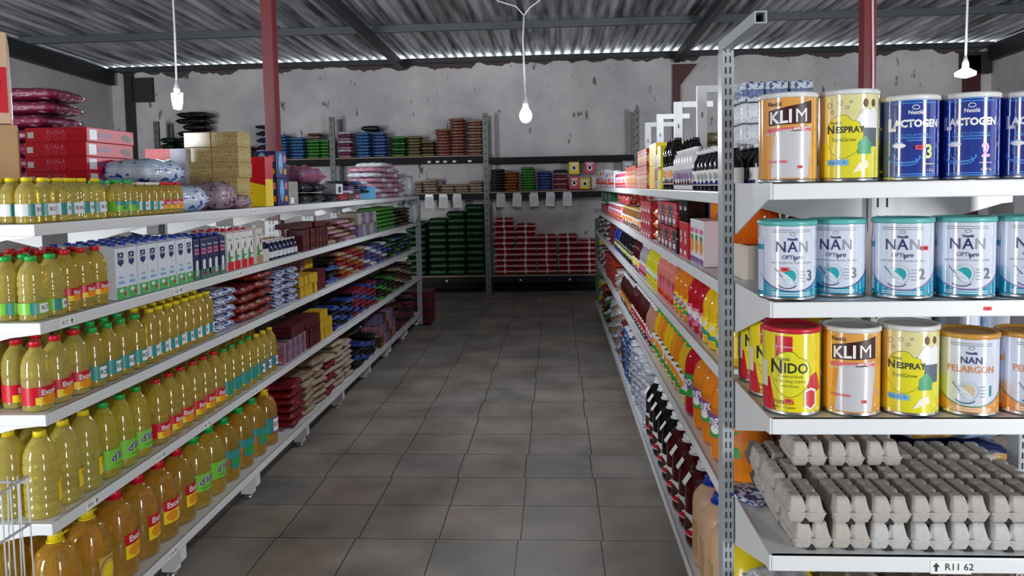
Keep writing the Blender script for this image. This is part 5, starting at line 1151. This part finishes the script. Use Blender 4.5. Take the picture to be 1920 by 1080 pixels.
# far half (other face) of the drinks gondola, seen through the open end unit
XB = 1.27
def FB(src, x, y, z, lab, cat, grp, m=None, sc_=None, jit=.05): return clone(src, (x, y, z + .0012), R(90) + random.uniform(-jit, jit), lab, cat, grp, {0: m} if m is not None else None, sc_)
tisw = box(.2, .11, .1, bm_('white_tissue_pack', '#c8ccd2', '#d8dade', '#a8b0c0', thr=.6, rough=.3), 'tissue_pack', bevel=.014)
for i in range(3):
    for j in range(2):
        for q in range(4): FB(tisw, .97 + .117 * i, 3.8 + .21 * j, Q5 + .1035 * q, 'white tissue pack, %s column, %s up, %s row' % (ORD[i], ORD[q], ('front', 'rear')[j]), 'pack', 'white tissue packs')
        FB(tisw, .97 + .117 * i, 3.8 + .21 * j, Q5 + .414, 'blue-edged tissue pack topping column %s, %s' % (ORD[i], ('front', 'rear')[j]), 'pack', 'blue-edged tissue packs', bm_('blue_tissue_pack', '#b8bfcc', '#5a6a94', '#3a4870', thr=.56))
for i in range(3):
    for q in range(5): FB(bag_l, 1.1, (4.88, 5.62, 5.93)[i], Q5 + .07 * q, 'khaki pasta pack, column %s, %s up, beyond the cross rails' % (ORD[i], ORD[q]), 'packet', 'khaki pasta packs', B_KHAK, (1, 1, SZ(bag_l, .07)), jit=.1)
for i in range(5): FB(b1, .98 + .07 * i, 2.14, Q5, 'black sauce bottle behind the tins on the top shelf, %s from the middle' % ORD[i], 'bottle', 'black sauce bottles behind the tins')
t = FB(bag_m, .72, 2.15, Q5 + .14, 'crumpled pale bag lying on the black bottles', 'bag', None, B_WHT, (.9, .7, 1.0))
X_BRK = bm_('brick_red_pack', '#8a2420', '#a83a30', '#d8c0b0', thr=.62)
for i in range(3):
    for q in range(4): FB(bag_l, 1.11, 2.75 + .3 * i, Q4 + .055 * q, 'brick red packet on the far face, column %s, %s up' % (ORD[i], ORD[q]), 'packet', 'brick red packets', X_BRK, (1, 1, SZ(bag_l, .055)))
for i in range(2):
    for q in range(4): FB(bag_l, 1.11, 2.62 + .4 * i, Q3 + .05 * q, 'brownish packet on the far face, column %s, %s up' % (ORD[i], ORD[q]), 'packet', 'brownish packets far face', B_BRN, (1, 1, SZ(bag_l, .05)))
B_SUN = bm_('blue_gold_pack', '#20306a', '#c89a38', '#a8c8e8', thr=.6, scale=3)
for i in range(3):
    for q in range(3): FB(bag_l, 1.08, 2.17 + .28 * i, Q2 + .065 * q, 'blue and gold biscuit bag on the far face, column %s, %s up' % (ORD[i], ORD[q]), 'bag', 'blue and gold biscuit bags', B_SUN, (1, 1, SZ(bag_l, .065)), jit=.25)
for i in range(3):
    for q in range(4): FB(bag_m, 1.1, 2.15 + .28 * i, Q1 + .06 * q, 'brown and white packet low on the far face, column %s, %s up' % (ORD[i], ORD[q]), 'packet', 'brown and white low packets', [B_BRN, B_WHT, B_TAN][(i + q) % 3], (1, 1, SZ(bag_m, .06)))
# things just behind the end unit, on the near end of the drinks shelves
t = box(.2, .16, .1, paint('cream_carton', '#cfc4b4', .5), arts=lambda b, w, d, h: b.poly(rc(-w * .3, w * .3, h * .3, h * .6), flatmap(d / 2 + .001), LGREEN)); place(t, 'E', .62, 2.12, Q4, 'cream carton with green panel behind the white formula tins', 'box')
for i in range(3):
    oq = clone(ob, (.56 + .15 * i, 2.13, Q4 + (.103 if i == 0 else .0)), 0, 'deep orange drink bottle behind the white formula tins, %s from the upright' % ORD[i], 'bottle', 'deep orange drink bottles', scale=(.92, .92, .6 if i == 0 else 1.0))
for i in range(6): clone(b1, (.70 + .068 * (i % 3), 2.08 + .07 * (i // 3), Q5 + .0012), 0, 'black bottle with white label by the top tins, %s one' % ORD[i], 'bottle', 'black bottles by the top tins')

# ================================================================ milk-powder tins on the end unit
TINM = mat('tin_metal', (0.75, 0.76, 0.78), 0.22, 1.0); RT = .0655
for _n in ():
    pass
LIDW = paint('white_lid', '#d4d4d2', .35); LIDR = paint('red_lid', '#c42030', .35); LIDT = paint('teal_lid', '#5fb0ae', .35); LIDG = paint('gold_lid2', '#c8923c', .35)
T_OR = paint('tin_orange', '#dd9c48', .16, coat=1.0); T_YE = paint('tin_yellow', '#ecd81a', .16, coat=1.0); T_PY = paint('tin_pale_yellow', '#e0d898', .16, coat=1.0); T_BL = paint('tin_blue', '#14328e', .14, coat=1.0); T_WH = paint('tin_white', '#d2d8e6', .16, coat=1.0); T_TE = paint('tin_teal', '#1a93b4', .16, coat=1.0); T_RE = paint('tin_red', '#cf1c34', .2, coat=1.0)
T_OL = paint('tin_soft_orange', '#e09a4a', .2, coat=1.0); T_MILK = paint('milk_white', '#c8c6cc', .3, coat=1.0); GREYT = paint('grey_text', '#8a8f9a', .5); T_SW = paint('swirl_blue', '#4a90d8', .3); NVT = paint('navy_text', '#2a2f6a', .4); T_BRN = paint('tin_brown', '#3a1414', .4); T_DG = paint('heart_green', '#6a7a1a', .4); T_HT = paint('heart_yellow', '#e4dc2a', .16, coat=1.0); T_LG = paint('badge_green', '#3f9a6a', .4); T_TAN = paint('skin_tan', '#6a4a38', .6)
def tin(name, h, base, lid, art, rl=True):
    b = MB(); b.lathe([(RT - .002, 0), (RT + .0008, .002), (RT + .0008, .006), (RT - .001, .008), (RT - .001, h - .011), (RT - .003, h - .008)], TINM, 48); t = b.build('milk_powder_tin')
    b = MB(); b.lathe([(RT - .001, h - .0115), (RT + .0016, h - .0105), (RT + .002, h - .003), (RT - .001, h), (RT - .006, h), (RT - .009, h - .005)], lid, 48); b.build('lid', t)
    b = MB(); r = RT; L_ = pi * r
    b.poly(rc(-L_, L_, .009, h - .012), cylmap(r), base, slice_=.0085)
    F = [cylmap(r + .0004 * k) for k in range(1, 6)]
    art(b, r, h, F); o = b.build('label', t); return t
S = .008
def A_klim(b, r, h, F):
    b.poly([(-.04, .012), (.045, .012), (.055, h * .55), (-.03, h * .55)], F[0], T_MILK, slice_=S)
    b.poly(ell(.012, h * .55, .043, .008), F[1], T_MILK, slice_=S)
    b.txt('Nestlé', .013, F[1], T_BRN, dx=-.032, dy=h * .87, bold=.02, slice_=S)
    b.poly([(-.047, h * .635), (.056, h * .655), (.056, h * .905), (.02, h * .86), (-.047, h * .8)], F[0], T_BRN, slice_=S)
    for i, (c, x, s) in enumerate((('K', -.033, .035), ('L', -.0115, .037), ('I', .0035, .039), ('M', .029, .041))):
        b.txt(c, s, F[2], CW, dx=x, dy=h * .715 + i * .0012, bold=.03 if c != 'M' else .0, slice_=S, shear=.05)
    b.poly([(-.05, h * .555), (.055, h * .575), (.055, h * .62), (-.05, h * .605)], F[1], paint('rose_strip', '#d8606a', .4), slice_=S)
    b.txt('Full Cream Instant Milk Powder', .0085, F[2], CW, dy=h * .58, slice_=S, bold=.02, shear=.15)
    b.poly(rc(-.052, -.003, h * .225, h * .25), F[2], T_RE, slice_=S); b.txt('Source of Vitamins & Protein', .0042, F[3], CW, dx=-.027, dy=h * .238, slice_=S)
    b.poly(rc(.02, .032, h * .16, h * .195), F[2], REDP, slice_=S); b.txt('170', .006, F[3], INK, dx=.026, dy=h * .178, slice_=S)
def A_nes(b, r, h, F):
    L_ = pi * r; b.poly([(-L_, .009), (L_, .009), (L_, h * .35), (.03, h * .5), (-.02, h * .42), (-L_, h * .5)], F[0], T_YE if False else T_HT, slice_=S)
    for x, y, s in ((-.045, .83, .006), (-.02, .85, .005), (-.005, .8, .004), (-.038, .76, .004), (.003, .86, .003)): b.poly(ring(x, h * y, s, s, .0012), F[1], GREYT, slice_=S)
    # two schoolchildren in white shirts
    for x, k in ((.036, 1.0), (.058, .9)):
        b.poly(ell(x, h * .845, .006 * k, .009 * k), F[2], T_TAN, slice_=S)
        b.poly([(x - .015 * k, h * .58), (x + .013 * k, h * .58), (x + .012 * k, h * .76), (x + .004, h * .79), (x - .004, h * .79), (x - .012 * k, h * .76)], F[1], CW, slice_=S)
        b.poly([(x - .012 * k, h * .38), (x + .012 * k, h * .38), (x + .013 * k, h * .58), (x - .015 * k, h * .58)], F[1], paint('school_grey', '#5a6472', .5), slice_=S)
    b.poly([(.014, h * .66), (.024, h * .74), (.03, h * .71), (.018, h * .62)], F[1], CW, slice_=S)
    b.decal(poly2d(heart2(-.012, h * .5, .0425)), F[2], T_DG, slice_=S); b.decal(poly2d(heart2(-.012, h * .5, .0415)), F[3], T_HT, slice_=S)
    b.txt('Nestlé', .009, F[4], T_DG, dx=-.03, dy=h * .64, bold=.02, slice_=S)
    b.txt('N', .024, F[4], INK, dx=-.0415, dy=h * .565, bold=.03, slice_=S); b.txt('ESPRAY', .0185, F[4], INK, dx=.001, dy=h * .56, bold=.03, slice_=S); b.txt('FortiGrow', .012, F[4], T_DG, dx=-.012, dy=h * .455, bold=.01, slice_=S)
    b.poly([(.018, h * .3), (.05, h * .3), (.05, h * .42), (.035, h * .5), (.018, h * .42)], F[4], T_LG, slice_=S); b.poly(ring(.034, h * .4, .006, .008, .001), F[4], CW, slice_=S) if False else None
    b.poly(rc(-.05, -.002, h * .18, h * .245), F[4], LSKY, slice_=S); b.txt('Iron A C D', .008, F[4], NVT, dx=-.026, dy=h * .212, bold=.01, slice_=S)
    b.poly([(.005, h * .09), (.045, h * .16), (.04, h * .24), (.02, h * .2)], F[2], paint('paper_white2', '#e8e6c8', .5), slice_=S)
def A_lac(num, colr):
    def f(b, r, h, F):
        for y, w in ((.93, .035), (.9, .05), (.5, .04), (.47, .02), (.08, .052), (.055, .05)):
            b.poly(rc(-w + .004, w + .004, h * y - .001, h * y + .001), F[0], T_SW, slice_=S)
        b.txt('Nestlé', .012, F[1], CW, dx=.004, dy=h * .79, bold=.02, slice_=S)
        b.poly(ring(.004, h * .85, .008, .005, .0015), F[1], CW, slice_=S)
        b.txt('L', .034, F[1], CW, dx=-.047, dy=h * .645, bold=.06, slice_=S); b.txt('ACTOGEN', .021, F[1], CW, dx=.009, dy=h * .66, bold=.05, slice_=S)
        b.txt('FOLLOW-UP FORMULA', .0075, F[1], T_SW, dx=.004, dy=h * .53, bold=.01, slice_=S)
        for (cx, cy, rx, ry, t_, a0, a1) in ((-.02, .27, .035, .012, .003, 150, 380), (-.018, .23, .028, .01, .0025, 180, 400), (-.02, .33, .02, .02, .002, 100, 250), (-.03, .42, .016, .006, .004, 60, 220)):
            b.poly(ring(cx, h * cy, rx, ry, t_, a0, a1), F[1], T_SW, slice_=S)
        b.poly(ell(-.03, h * .41, .014, .005), F[2], CW, slice_=S)
        b.txt(num, .04, F[2], colr, dx=.034, dy=h * .33, bold=.03, slice_=S)
        b.poly(rc(.02, .05, h * .19, h * .2), F[1], colr, slice_=S); b.txt('x 1.8 kg', .008, F[1], CW, dx=.036, dy=h * .12, slice_=S)
        b.poly(rc(-.09, -.075, h * .6, h * .64), F[1], T_HT, slice_=S); b.poly(rc(-.09, -.072, h * .1, h * .125), F[1], T_HT, slice_=S)
    return f
def A_nan(num, wave=T_TE, line=NVT, top=('NAN', 'OPTI', 'pro')):
    def f(b, r, h, F):
        L_ = pi * r; n = 24
        P = [(L_ * (2 * k / n - 1), h * (.115 + .27 * min(1, abs(2 * k / n - 1) * 2.15) ** 2.2)) for k in range(n + 1)]
        b.poly([(-L_, .009), (L_, .009)] + P[::-1], F[0], wave, slice_=S)
        Q = [(x, y + .0022) for x, y in P if abs(x) < L_ * .42]; Q2 = [(x, y) for x, y in P if abs(x) < L_ * .42]
        b.poly(Q2 + Q[::-1], F[1], line, slice_=S)
        for y, w in ((.885, .045), (.86, .045)): b.poly(rc(-w, w, h * y - .0008, h * y + .0008), F[1], GREYT, slice_=S)
        b.poly(ring(0, h * .83, .006, .004, .0014), F[1], GREYT, slice_=S); b.txt('Nestlé', .0085, F[1], NVT, dy=h * .77, bold=.03, slice_=S)
        if len(top) == 3:
            b.txt('N', .033, F[1], NVT, dx=-.026, dy=h * .67, bold=.01, slice_=S); b.txt('A', .033, F[1], NVT, dy=h * .67, bold=.01, slice_=S); b.txt('N', .033, F[1], GREYT, dx=.026, dy=h * .67, bold=.01, slice_=S)
            b.txt('OPTI', .0125, F[1], NVT, dx=-.01, dy=h * .545, slice_=S); b.txt('pro', .014, F[1], NVT, dx=.013, dy=h * .545, bold=.02, slice_=S, shear=.1)
            b.txt('MILK POWDER FOR YOUNG CHILDREN', .0055, F[1], GREYT, dy=h * .475, slice_=S)
        else:
            b.txt('NAN', .021, F[1], NVT, dy=h * .68, bold=.01, slice_=S); b.txt('PELARGON', .0205, F[1], paint('pelargon_orange', '#d8803a', .4), dy=h * .57, bold=.01, slice_=S)
        cc = LTEAL if len(top) == 3 else T_TAN
        b.poly(ring(-.004, h * .31, .021, .021, .003, -80, 170), F[1], paint('ring_grey', '#b8c8d4', .3), slice_=S)
        b.poly(ell(-.006, h * .31, .014, .014), F[1], paint('nan_circle', '#2a9fa4', .3) if len(top) == 3 else paint('pale_gold', '#c8b890', .4), slice_=S)
        b.poly([(-.04, h * .4), (-.022, h * .3), (-.042, h * .27), (-.02, h * .27), (-.01, h * .22), (.004, h * .2), (.0, h * .27), (-.012, h * .33)], F[2], paint('bird_white', '#cfdae4', .4), slice_=S)
        b.poly(ring(-.012, h * .2, .02, .008, .002, 180, 360), F[3], NVT, slice_=S)
        b.poly([(-.04, h * .4), (-.0385, h * .405), (-.021, h * .3), (-.0225, h * .295)], F[3], NVT, slice_=S)
        for q in range(4): b.poly(rc(.018, .03, h * (.36 - .04 * q), h * (.372 - .04 * q)), F[1], GREYT, slice_=S)
        b.txt(num, .032, F[2], paint('number_grey', '#6a6a78', .4) if len(top) == 3 else LTEAL, dx=.043, dy=h * .31, bold=.02, slice_=S)
        for y in (.1, .075): b.poly(rc(-.045, .045, h * y - .0008, h * y + .0008), F[1], CW, slice_=S)
        # data panel on the side
        b.poly(rc(-.1, -.072, .018, h * .78), F[1], paint('panel_lilac', '#c0c8e0', .4), slice_=S); b.poly(rc(-.1, -.072, h * .63, h * .7), F[2], wave, slice_=S)
    return f
def A_nido(b, r, h, F):
    L_ = pi * r
    b.poly([(-.11, .009), (-.03, .009), (-.038, h * .2), (-.048, h * .42), (-.11, h * .42)], F[0], T_RE, slice_=S)
    b.poly([(-.032, h * .84 + .0), (.008, h * .84), (.008, h * .67), (-.03, h * .67)], F[1], T_RE, slice_=S)
    b.poly(rc(-.032, .008, h * .67, h * .91), F[1], T_RE, slice_=S)
    b.poly(rc(-.1, -.055, h * .3, h * .6), F[1], paint('panel_pale', '#d8cfae', .5), slice_=S)
    b.poly([(.035, h * .42), (.07, h * .5), (.09, h * .3), (.05, h * .25)], F[0], T_RE, slice_=S)
    b.txt('New & Improved', .007, F[2], CW, dx=-.012, dy=h * .79, slice_=S)
    b.decal(poly2d(heart2(.004, h * .49, .047)), F[2], T_DG, slice_=S); b.decal(poly2d(heart2(.004, h * .49, .0455)), F[3], T_HT, slice_=S)
    b.txt('Nestlé', .011, F[4], T_DG, dx=-.012, dy=h * .65, bold=.02, slice_=S); b.txt('N', .041, F[4], paint('nido_dark', '#1c2a14', .4), dx=-.029, dy=h * .55, bold=.03, slice_=S); b.txt('IDO', .031, F[4], paint('nido_dark', '#1c2a14', .4), dx=.0165, dy=h * .545, bold=.02, slice_=S)
    for i, s in enumerate(('Powdered Drink', 'For Growing Children', 'with Honey')): b.txt(s, .0085, F[4], T_DG, dx=.003, dy=h * (.455 - .055 * i), slice_=S)
    b.poly([(.035, h * .12), (.035, h * .3), (.052, h * .33), (.068, h * .3), (.068, h * .12), (.052, h * .07)], F[3], CW, slice_=S); b.poly([(.039, h * .14), (.039, h * .28), (.052, h * .305), (.064, h * .28), (.064, h * .14), (.052, h * .095)], F[4], T_RE, slice_=S)
    b.txt('TODDLER', .011, F[3], T_BRN, dx=-.012, dy=h * .15, slice_=S); b.txt('from 1 - 3 years', .0085, F[3], T_BRN, dx=-.012, dy=h * .1, slice_=S)
tk = tin('', .193, T_OR, LIDW, A_klim); tn = tin('', .196, T_PY, LIDW, A_nes)
tl3 = tin('', .181, T_BL, LIDW, A_lac('3', paint('lime_digit', '#d8e08a', .4))); tl2 = tin('', .183, T_BL, LIDW, A_lac('2', paint('rose_digit', '#d8a0d0', .4)))
t3 = tin('', .172, T_WH, LIDT, A_nan('3')); t2 = tin('', .174, T_WH, LIDT, A_nan('2', line=paint('mauve_line', '#a05aa0', .4)))
ti = tin('', .192, T_YE, LIDR, A_nido); tp = tin('', .178, T_WH, LIDG, A_nan('1', T_OL, LTEAL, ('NAN', 'PELARGON')))
def put(src, x, y, z, lab, rz=-17, grp=None):
    o = clone(src, (x, y, z + .0008), R(rz), lab, 'tin', grp, scale=(.924, .924, 1)); o.name = 'milk_powder_tin'; return o
def pst(t, st, u, v):
    b = MB(); f = cylmap(RT + .0032); b.poly(rc(u - .009, u + .009, v - .0045, v + .0045), f, REDP, slice_=S); b.txt(st, .0075, cylmap(RT + .0036), INK, dx=u, dy=v, bold=.02, slice_=S, ); b.build('price_sticker', t)
A, B_, C_ = ZE[4], ZE[3], ZE[2]
put(tk, .511, 1.665, A, 'orange tin of full cream milk powder, first on the top shelf', -15)
put(tn, .640, 1.665, A, 'pale yellow tin with a heart and schoolchildren, top shelf', -18)
o = put(tl3, .767, 1.665, A, 'blue formula tin with green number 3, top shelf', -14, 'blue formula tins'); pst(o, '245', .012, .07)
o = put(tl2, .892, 1.665, A, 'blue formula tin with pink number 2 in full view, top shelf', -24, 'blue formula tins')
put(tl2, 1.016, 1.665, A, 'blue formula tin cut by the picture edge beside the number 2 tin', -20, 'blue formula tins')
o = put(t3, .509, 1.66, B_, 'white and teal tin turned aside with a blue side panel, second shelf', -6, 'white and teal formula tins'); pst(o, '244', -.018, .068)
put(t3, .631, 1.70, B_, 'white and teal tin with number 3, set back a little', -22, 'white and teal formula tins')
o = put(t2, .757, 1.66, B_, 'white and teal tin with number 2 and a red price sticker', -24, 'white and teal formula tins'); pst(o, '300', .05, .11)
put(t2, .886, 1.66, B_, 'white and teal tin with number 2, without price sticker', -20, 'white and teal formula tins')
put(t2, 1.012, 1.66, B_, 'white and teal tin cut by the picture edge, second shelf', -12, 'white and teal formula tins')
o = put(ti, .521, 1.665, C_, 'yellow and red milk powder tin in front, third shelf', -22, 'yellow and red tins'); pst(o, '257', .0, .034)
put(ti, .524, 1.795, C_, 'yellow and red milk powder tin second from the front', -22, 'yellow and red tins'); put(ti, .53, 1.925, C_, 'yellow and red milk powder tin hindmost of its row', -22, 'yellow and red tins')
put(tk, .648, 1.66, C_, 'orange tin of full cream milk powder, third shelf', -17); put(tn, .772, 1.66, C_, 'pale yellow tin with a heart and schoolchildren, third shelf', -20)
put(tp, .898, 1.66, C_, 'white and orange formula tin with number 1 in full view', -20, 'white and orange tins'); put(tp, 1.024, 1.66, C_, 'white and orange formula tin cut by the picture edge', -10, 'white and orange tins')
k = 0
for i in range(3):
    for j in range(3):
        put(t3, .985 + .13 * j, 2.125 + .137 * i, Q3, 'teal-lidded tin on the far face, %s row back, %s from the middle' % (ORD[i], ORD[j]), 160, 'teal-lidded tins on the far face')
put(t2, 1.0, 2.13, Q4, 'teal-lidded tin alone behind the number 2 tins', 90)
# red price stickers that belong to all copies come with the tins above
# ================================================================ egg boxes
PULP = mat('grey_pulp', (0.4, 0.36, 0.325), 0.95, noise=(60, (0.48, 0.435, 0.395), .25), bump=(160, .5, .002)); PULPW = mat('pale_pulp', (0.44, 0.43, 0.42), 0.95, noise=(60, (0.53, 0.52, 0.51), .25), bump=(160, .5, .002))
def eggbox(m):
    W, D, HB, HL = .081, .122, .026, .032
    b = MB()
    def sm(t): t = max(0, min(1, t)); return t * t * (3 - 2 * t)
    def notch(x, n, w):   # 1 at the gaps between n cups
        best = 9
        for k in range(1, n): best = min(best, abs(x - (-1 + 2 * k / n)))
        return max(0, 1 - best / w)
    def lid(u, v):
        x, y = 2 * u - 1, 2 * v - 1
        ex = sm((1 - abs(x)) / .30); ey = sm((1 - abs(y)) / .22)
        e = min(1, 1.15 * min(ex, 1)) * min(1, 1.1 * ey)
        z = HB + .003 + HL * min(1, e)
        z -= .015 * max(0, 1 - abs(x) / .2) * sm((1 - abs(y)) / .1)
        z -= .006 * notch(y, 3, .12) * (1 - sm((abs(x) - .1) / .1) * 0) * sm((abs(x) - .45) / .3) * sm((1 - abs(x)) / .12)
        z -= .005 * notch(x, 2, .1) * sm((abs(y) - .6) / .2) * sm((1 - abs(y)) / .08)
        return (x * W / 2, y * D / 2, z)
    b.grid(lid, 27, 31, m)
    # flange
    b.box(0, 0, HB + .0015, W * 1.03, D * 1.02, .003, m, bevel=.0012)
    # base with cups
    def side(lev):
        P = []; k = .80 + .2 * (lev / HB) ** .7; dp = .010 * (1 - (lev / HB) ** 1.5 * .75)
        N1, N2 = 14, 21
        for i in range(N1): x = -1 + 2 * i / N1; P.append((x * W / 2 * k, -D / 2 * k + dp * notch(x, 2, .18)))
        for i in range(N2): y = -1 + 2 * i / N2; P.append((W / 2 * k - dp * notch(y, 3, .13), y * D / 2 * k))
        for i in range(N1): x = 1 - 2 * i / N1; P.append((x * W / 2 * k, D / 2 * k - dp * notch(x, 2, .18)))
        for i in range(N2): y = 1 - 2 * i / N2; P.append((-W / 2 * k + dp * notch(y, 3, .13), y * D / 2 * k))
        return P
    prev = None
    for lev in (0, .004, .012, .02, HB):
        kx = .9 if lev == 0 else 1
        q = [b.bm.verts.new((x * kx, y * kx, lev)) for x, y in side(lev)]
        if prev:
            n = len(q)
            for i in range(n): b.face([prev[i], prev[(i + 1) % n], q[(i + 1) % n], q[i]], m, True)
        else: b.face(q[::-1], m)
        prev = q
    t = b.build('egg_box')
    b = MB()
    for y in (-.036, -.012, .012, .036): b.box(0.0, y, HB + .003 + HL - .0105, .009, .0095, .003, SLOT)
    b.build('vent_hole', t)
    b = MB()
    for s in (-1, 1): b.prism([(-.009, -.001), (.009, -.001), (.006, .008), (0, .011), (-.006, .008)], s * (D / 2 * .8 + .003), s * (D / 2 * .8 - .006), SLOT)
    b.build('base_notch', t)
    return t
eg = eggbox(PULP); eh = .0575
FL, ZB_ = .059, ZE[1]
rown = ['front', 'middle', 'rear']
for rr in range(3):
    for c in range(7):
        for q in range(2):
            x = .552 + .0838 * c + random.uniform(-.002, .002); y = 1.672 + .1255 * rr + random.uniform(-.004, .004) - (.0 if q else .004)
            if c == 0 and q == 1: x -= .012
            o = place(eg, 'E', x, y, ZB_ + .0005 + q * FL * .995, 'grey egg box, %s row, %s layer, %s along' % (rown[rr], ('lower', 'upper')[q], ORD[c]), 'egg box', 'grey egg boxes', mats={0: PULPW} if (q == 0 and c >= 2) else {0: PULP}, jit=.035)
for c in range(3):
    place(eg, 'E', .605 + .0885 * c, 1.845 + random.uniform(-.006, .006), ZB_ + .0005 + 2 * FL, 'grey egg box on the raised third layer, %s one' % ORD[c], 'egg box', 'grey egg boxes', jit=.05, mats={0: PULP})
t = clone(bag_m, (.56, 1.9, ZB_ + .0015), R(30), 'flattened blue and white packet under the egg boxes by the upright', 'packet', None, {0: B_BLUEW}, (.5, .5, .2))
t.location = (.495, 1.90, ZB_ + .0015)
# goods on the base of the end unit
for i in range(4):
    for q in range(6): clone(bag_m, (.56 + .165 * i, 1.78, ZE[0] + .0012 + .056 * q), random.uniform(-.15, .15), 'brown and cream packet at the base of the end unit, pile %s, %s up' % (ORD[i], ORD[q]), 'packet', 'packets at the base of the end unit', {0: [B_BRN, B_TAN, B_WHT, B_KHAK][(i + 2 * q) % 4]}, (.8, 1, SZ(bag_m, .056)))
# ================================================================ wire trolley at the near corner
WIRE = mat('white_wire', (.72, .73, .75), .35)
tr = empty('wire_trolley', (-1.035, 1.35, 0)); tag(tr, 'white wire basket trolley at the near end of the oil shelves', 'trolley')
b = MB(); H = .955
for i in range(18): b.tube([(0, -i * .023, .42), (0, -i * .023, H - i * .0018)], .0015, WIRE, 5)
for z in (H, .86, .62, .42): b.tube([(0, 0, z), (0, -.42, z - (.03 if z == H else 0))], .0026, WIRE, 6)
b.build('side_grille', tr)
b = MB()
for i in range(14): b.tube([(-i * .032, 0, .42), (-i * .02, 0, H)], .0014, WIRE, 5)
for z in (H - .012, .86, .62, .42): b.tube([(0, 0, z), (-.44, 0, z)], .0026, WIRE, 6)
b.build('end_grille', tr)
b = MB()
for i in range(12): b.tube([(-i * .04, 0, .42), (-i * .04, -.42, .42)], .0016, WIRE, 5)
b.build('basket_floor', tr)
for x in (-.02, -.42):
    for y in (-.02, -.4):
        b = MB(); b.tube([(x, y, .42), (x, y, .06)], .008, WIRE, 8); b.build('leg', tr); b = MB(); b.lathe([(.002, -.012), (.03, -.01), (.03, .01), (.002, .012)], CK, 16); o = b.build('caster', tr, (x, y, .031)); o.rotation_euler = (R(90), 0, 0)
b = MB()
b.lathe([(.02, 0), (.15, .01), (.175, .1), (.17, .25), (.15, .34), (.09, .4), (.03, .42)], mat('black_bag', (.012, .012, .015), .35, bump=(14, .6, .02)), 24)
o = b.build('black_sack'); tag(o, 'round black sack lying inside the wire trolley', 'sack'); o.location = (-1.24, 1.14, .425)
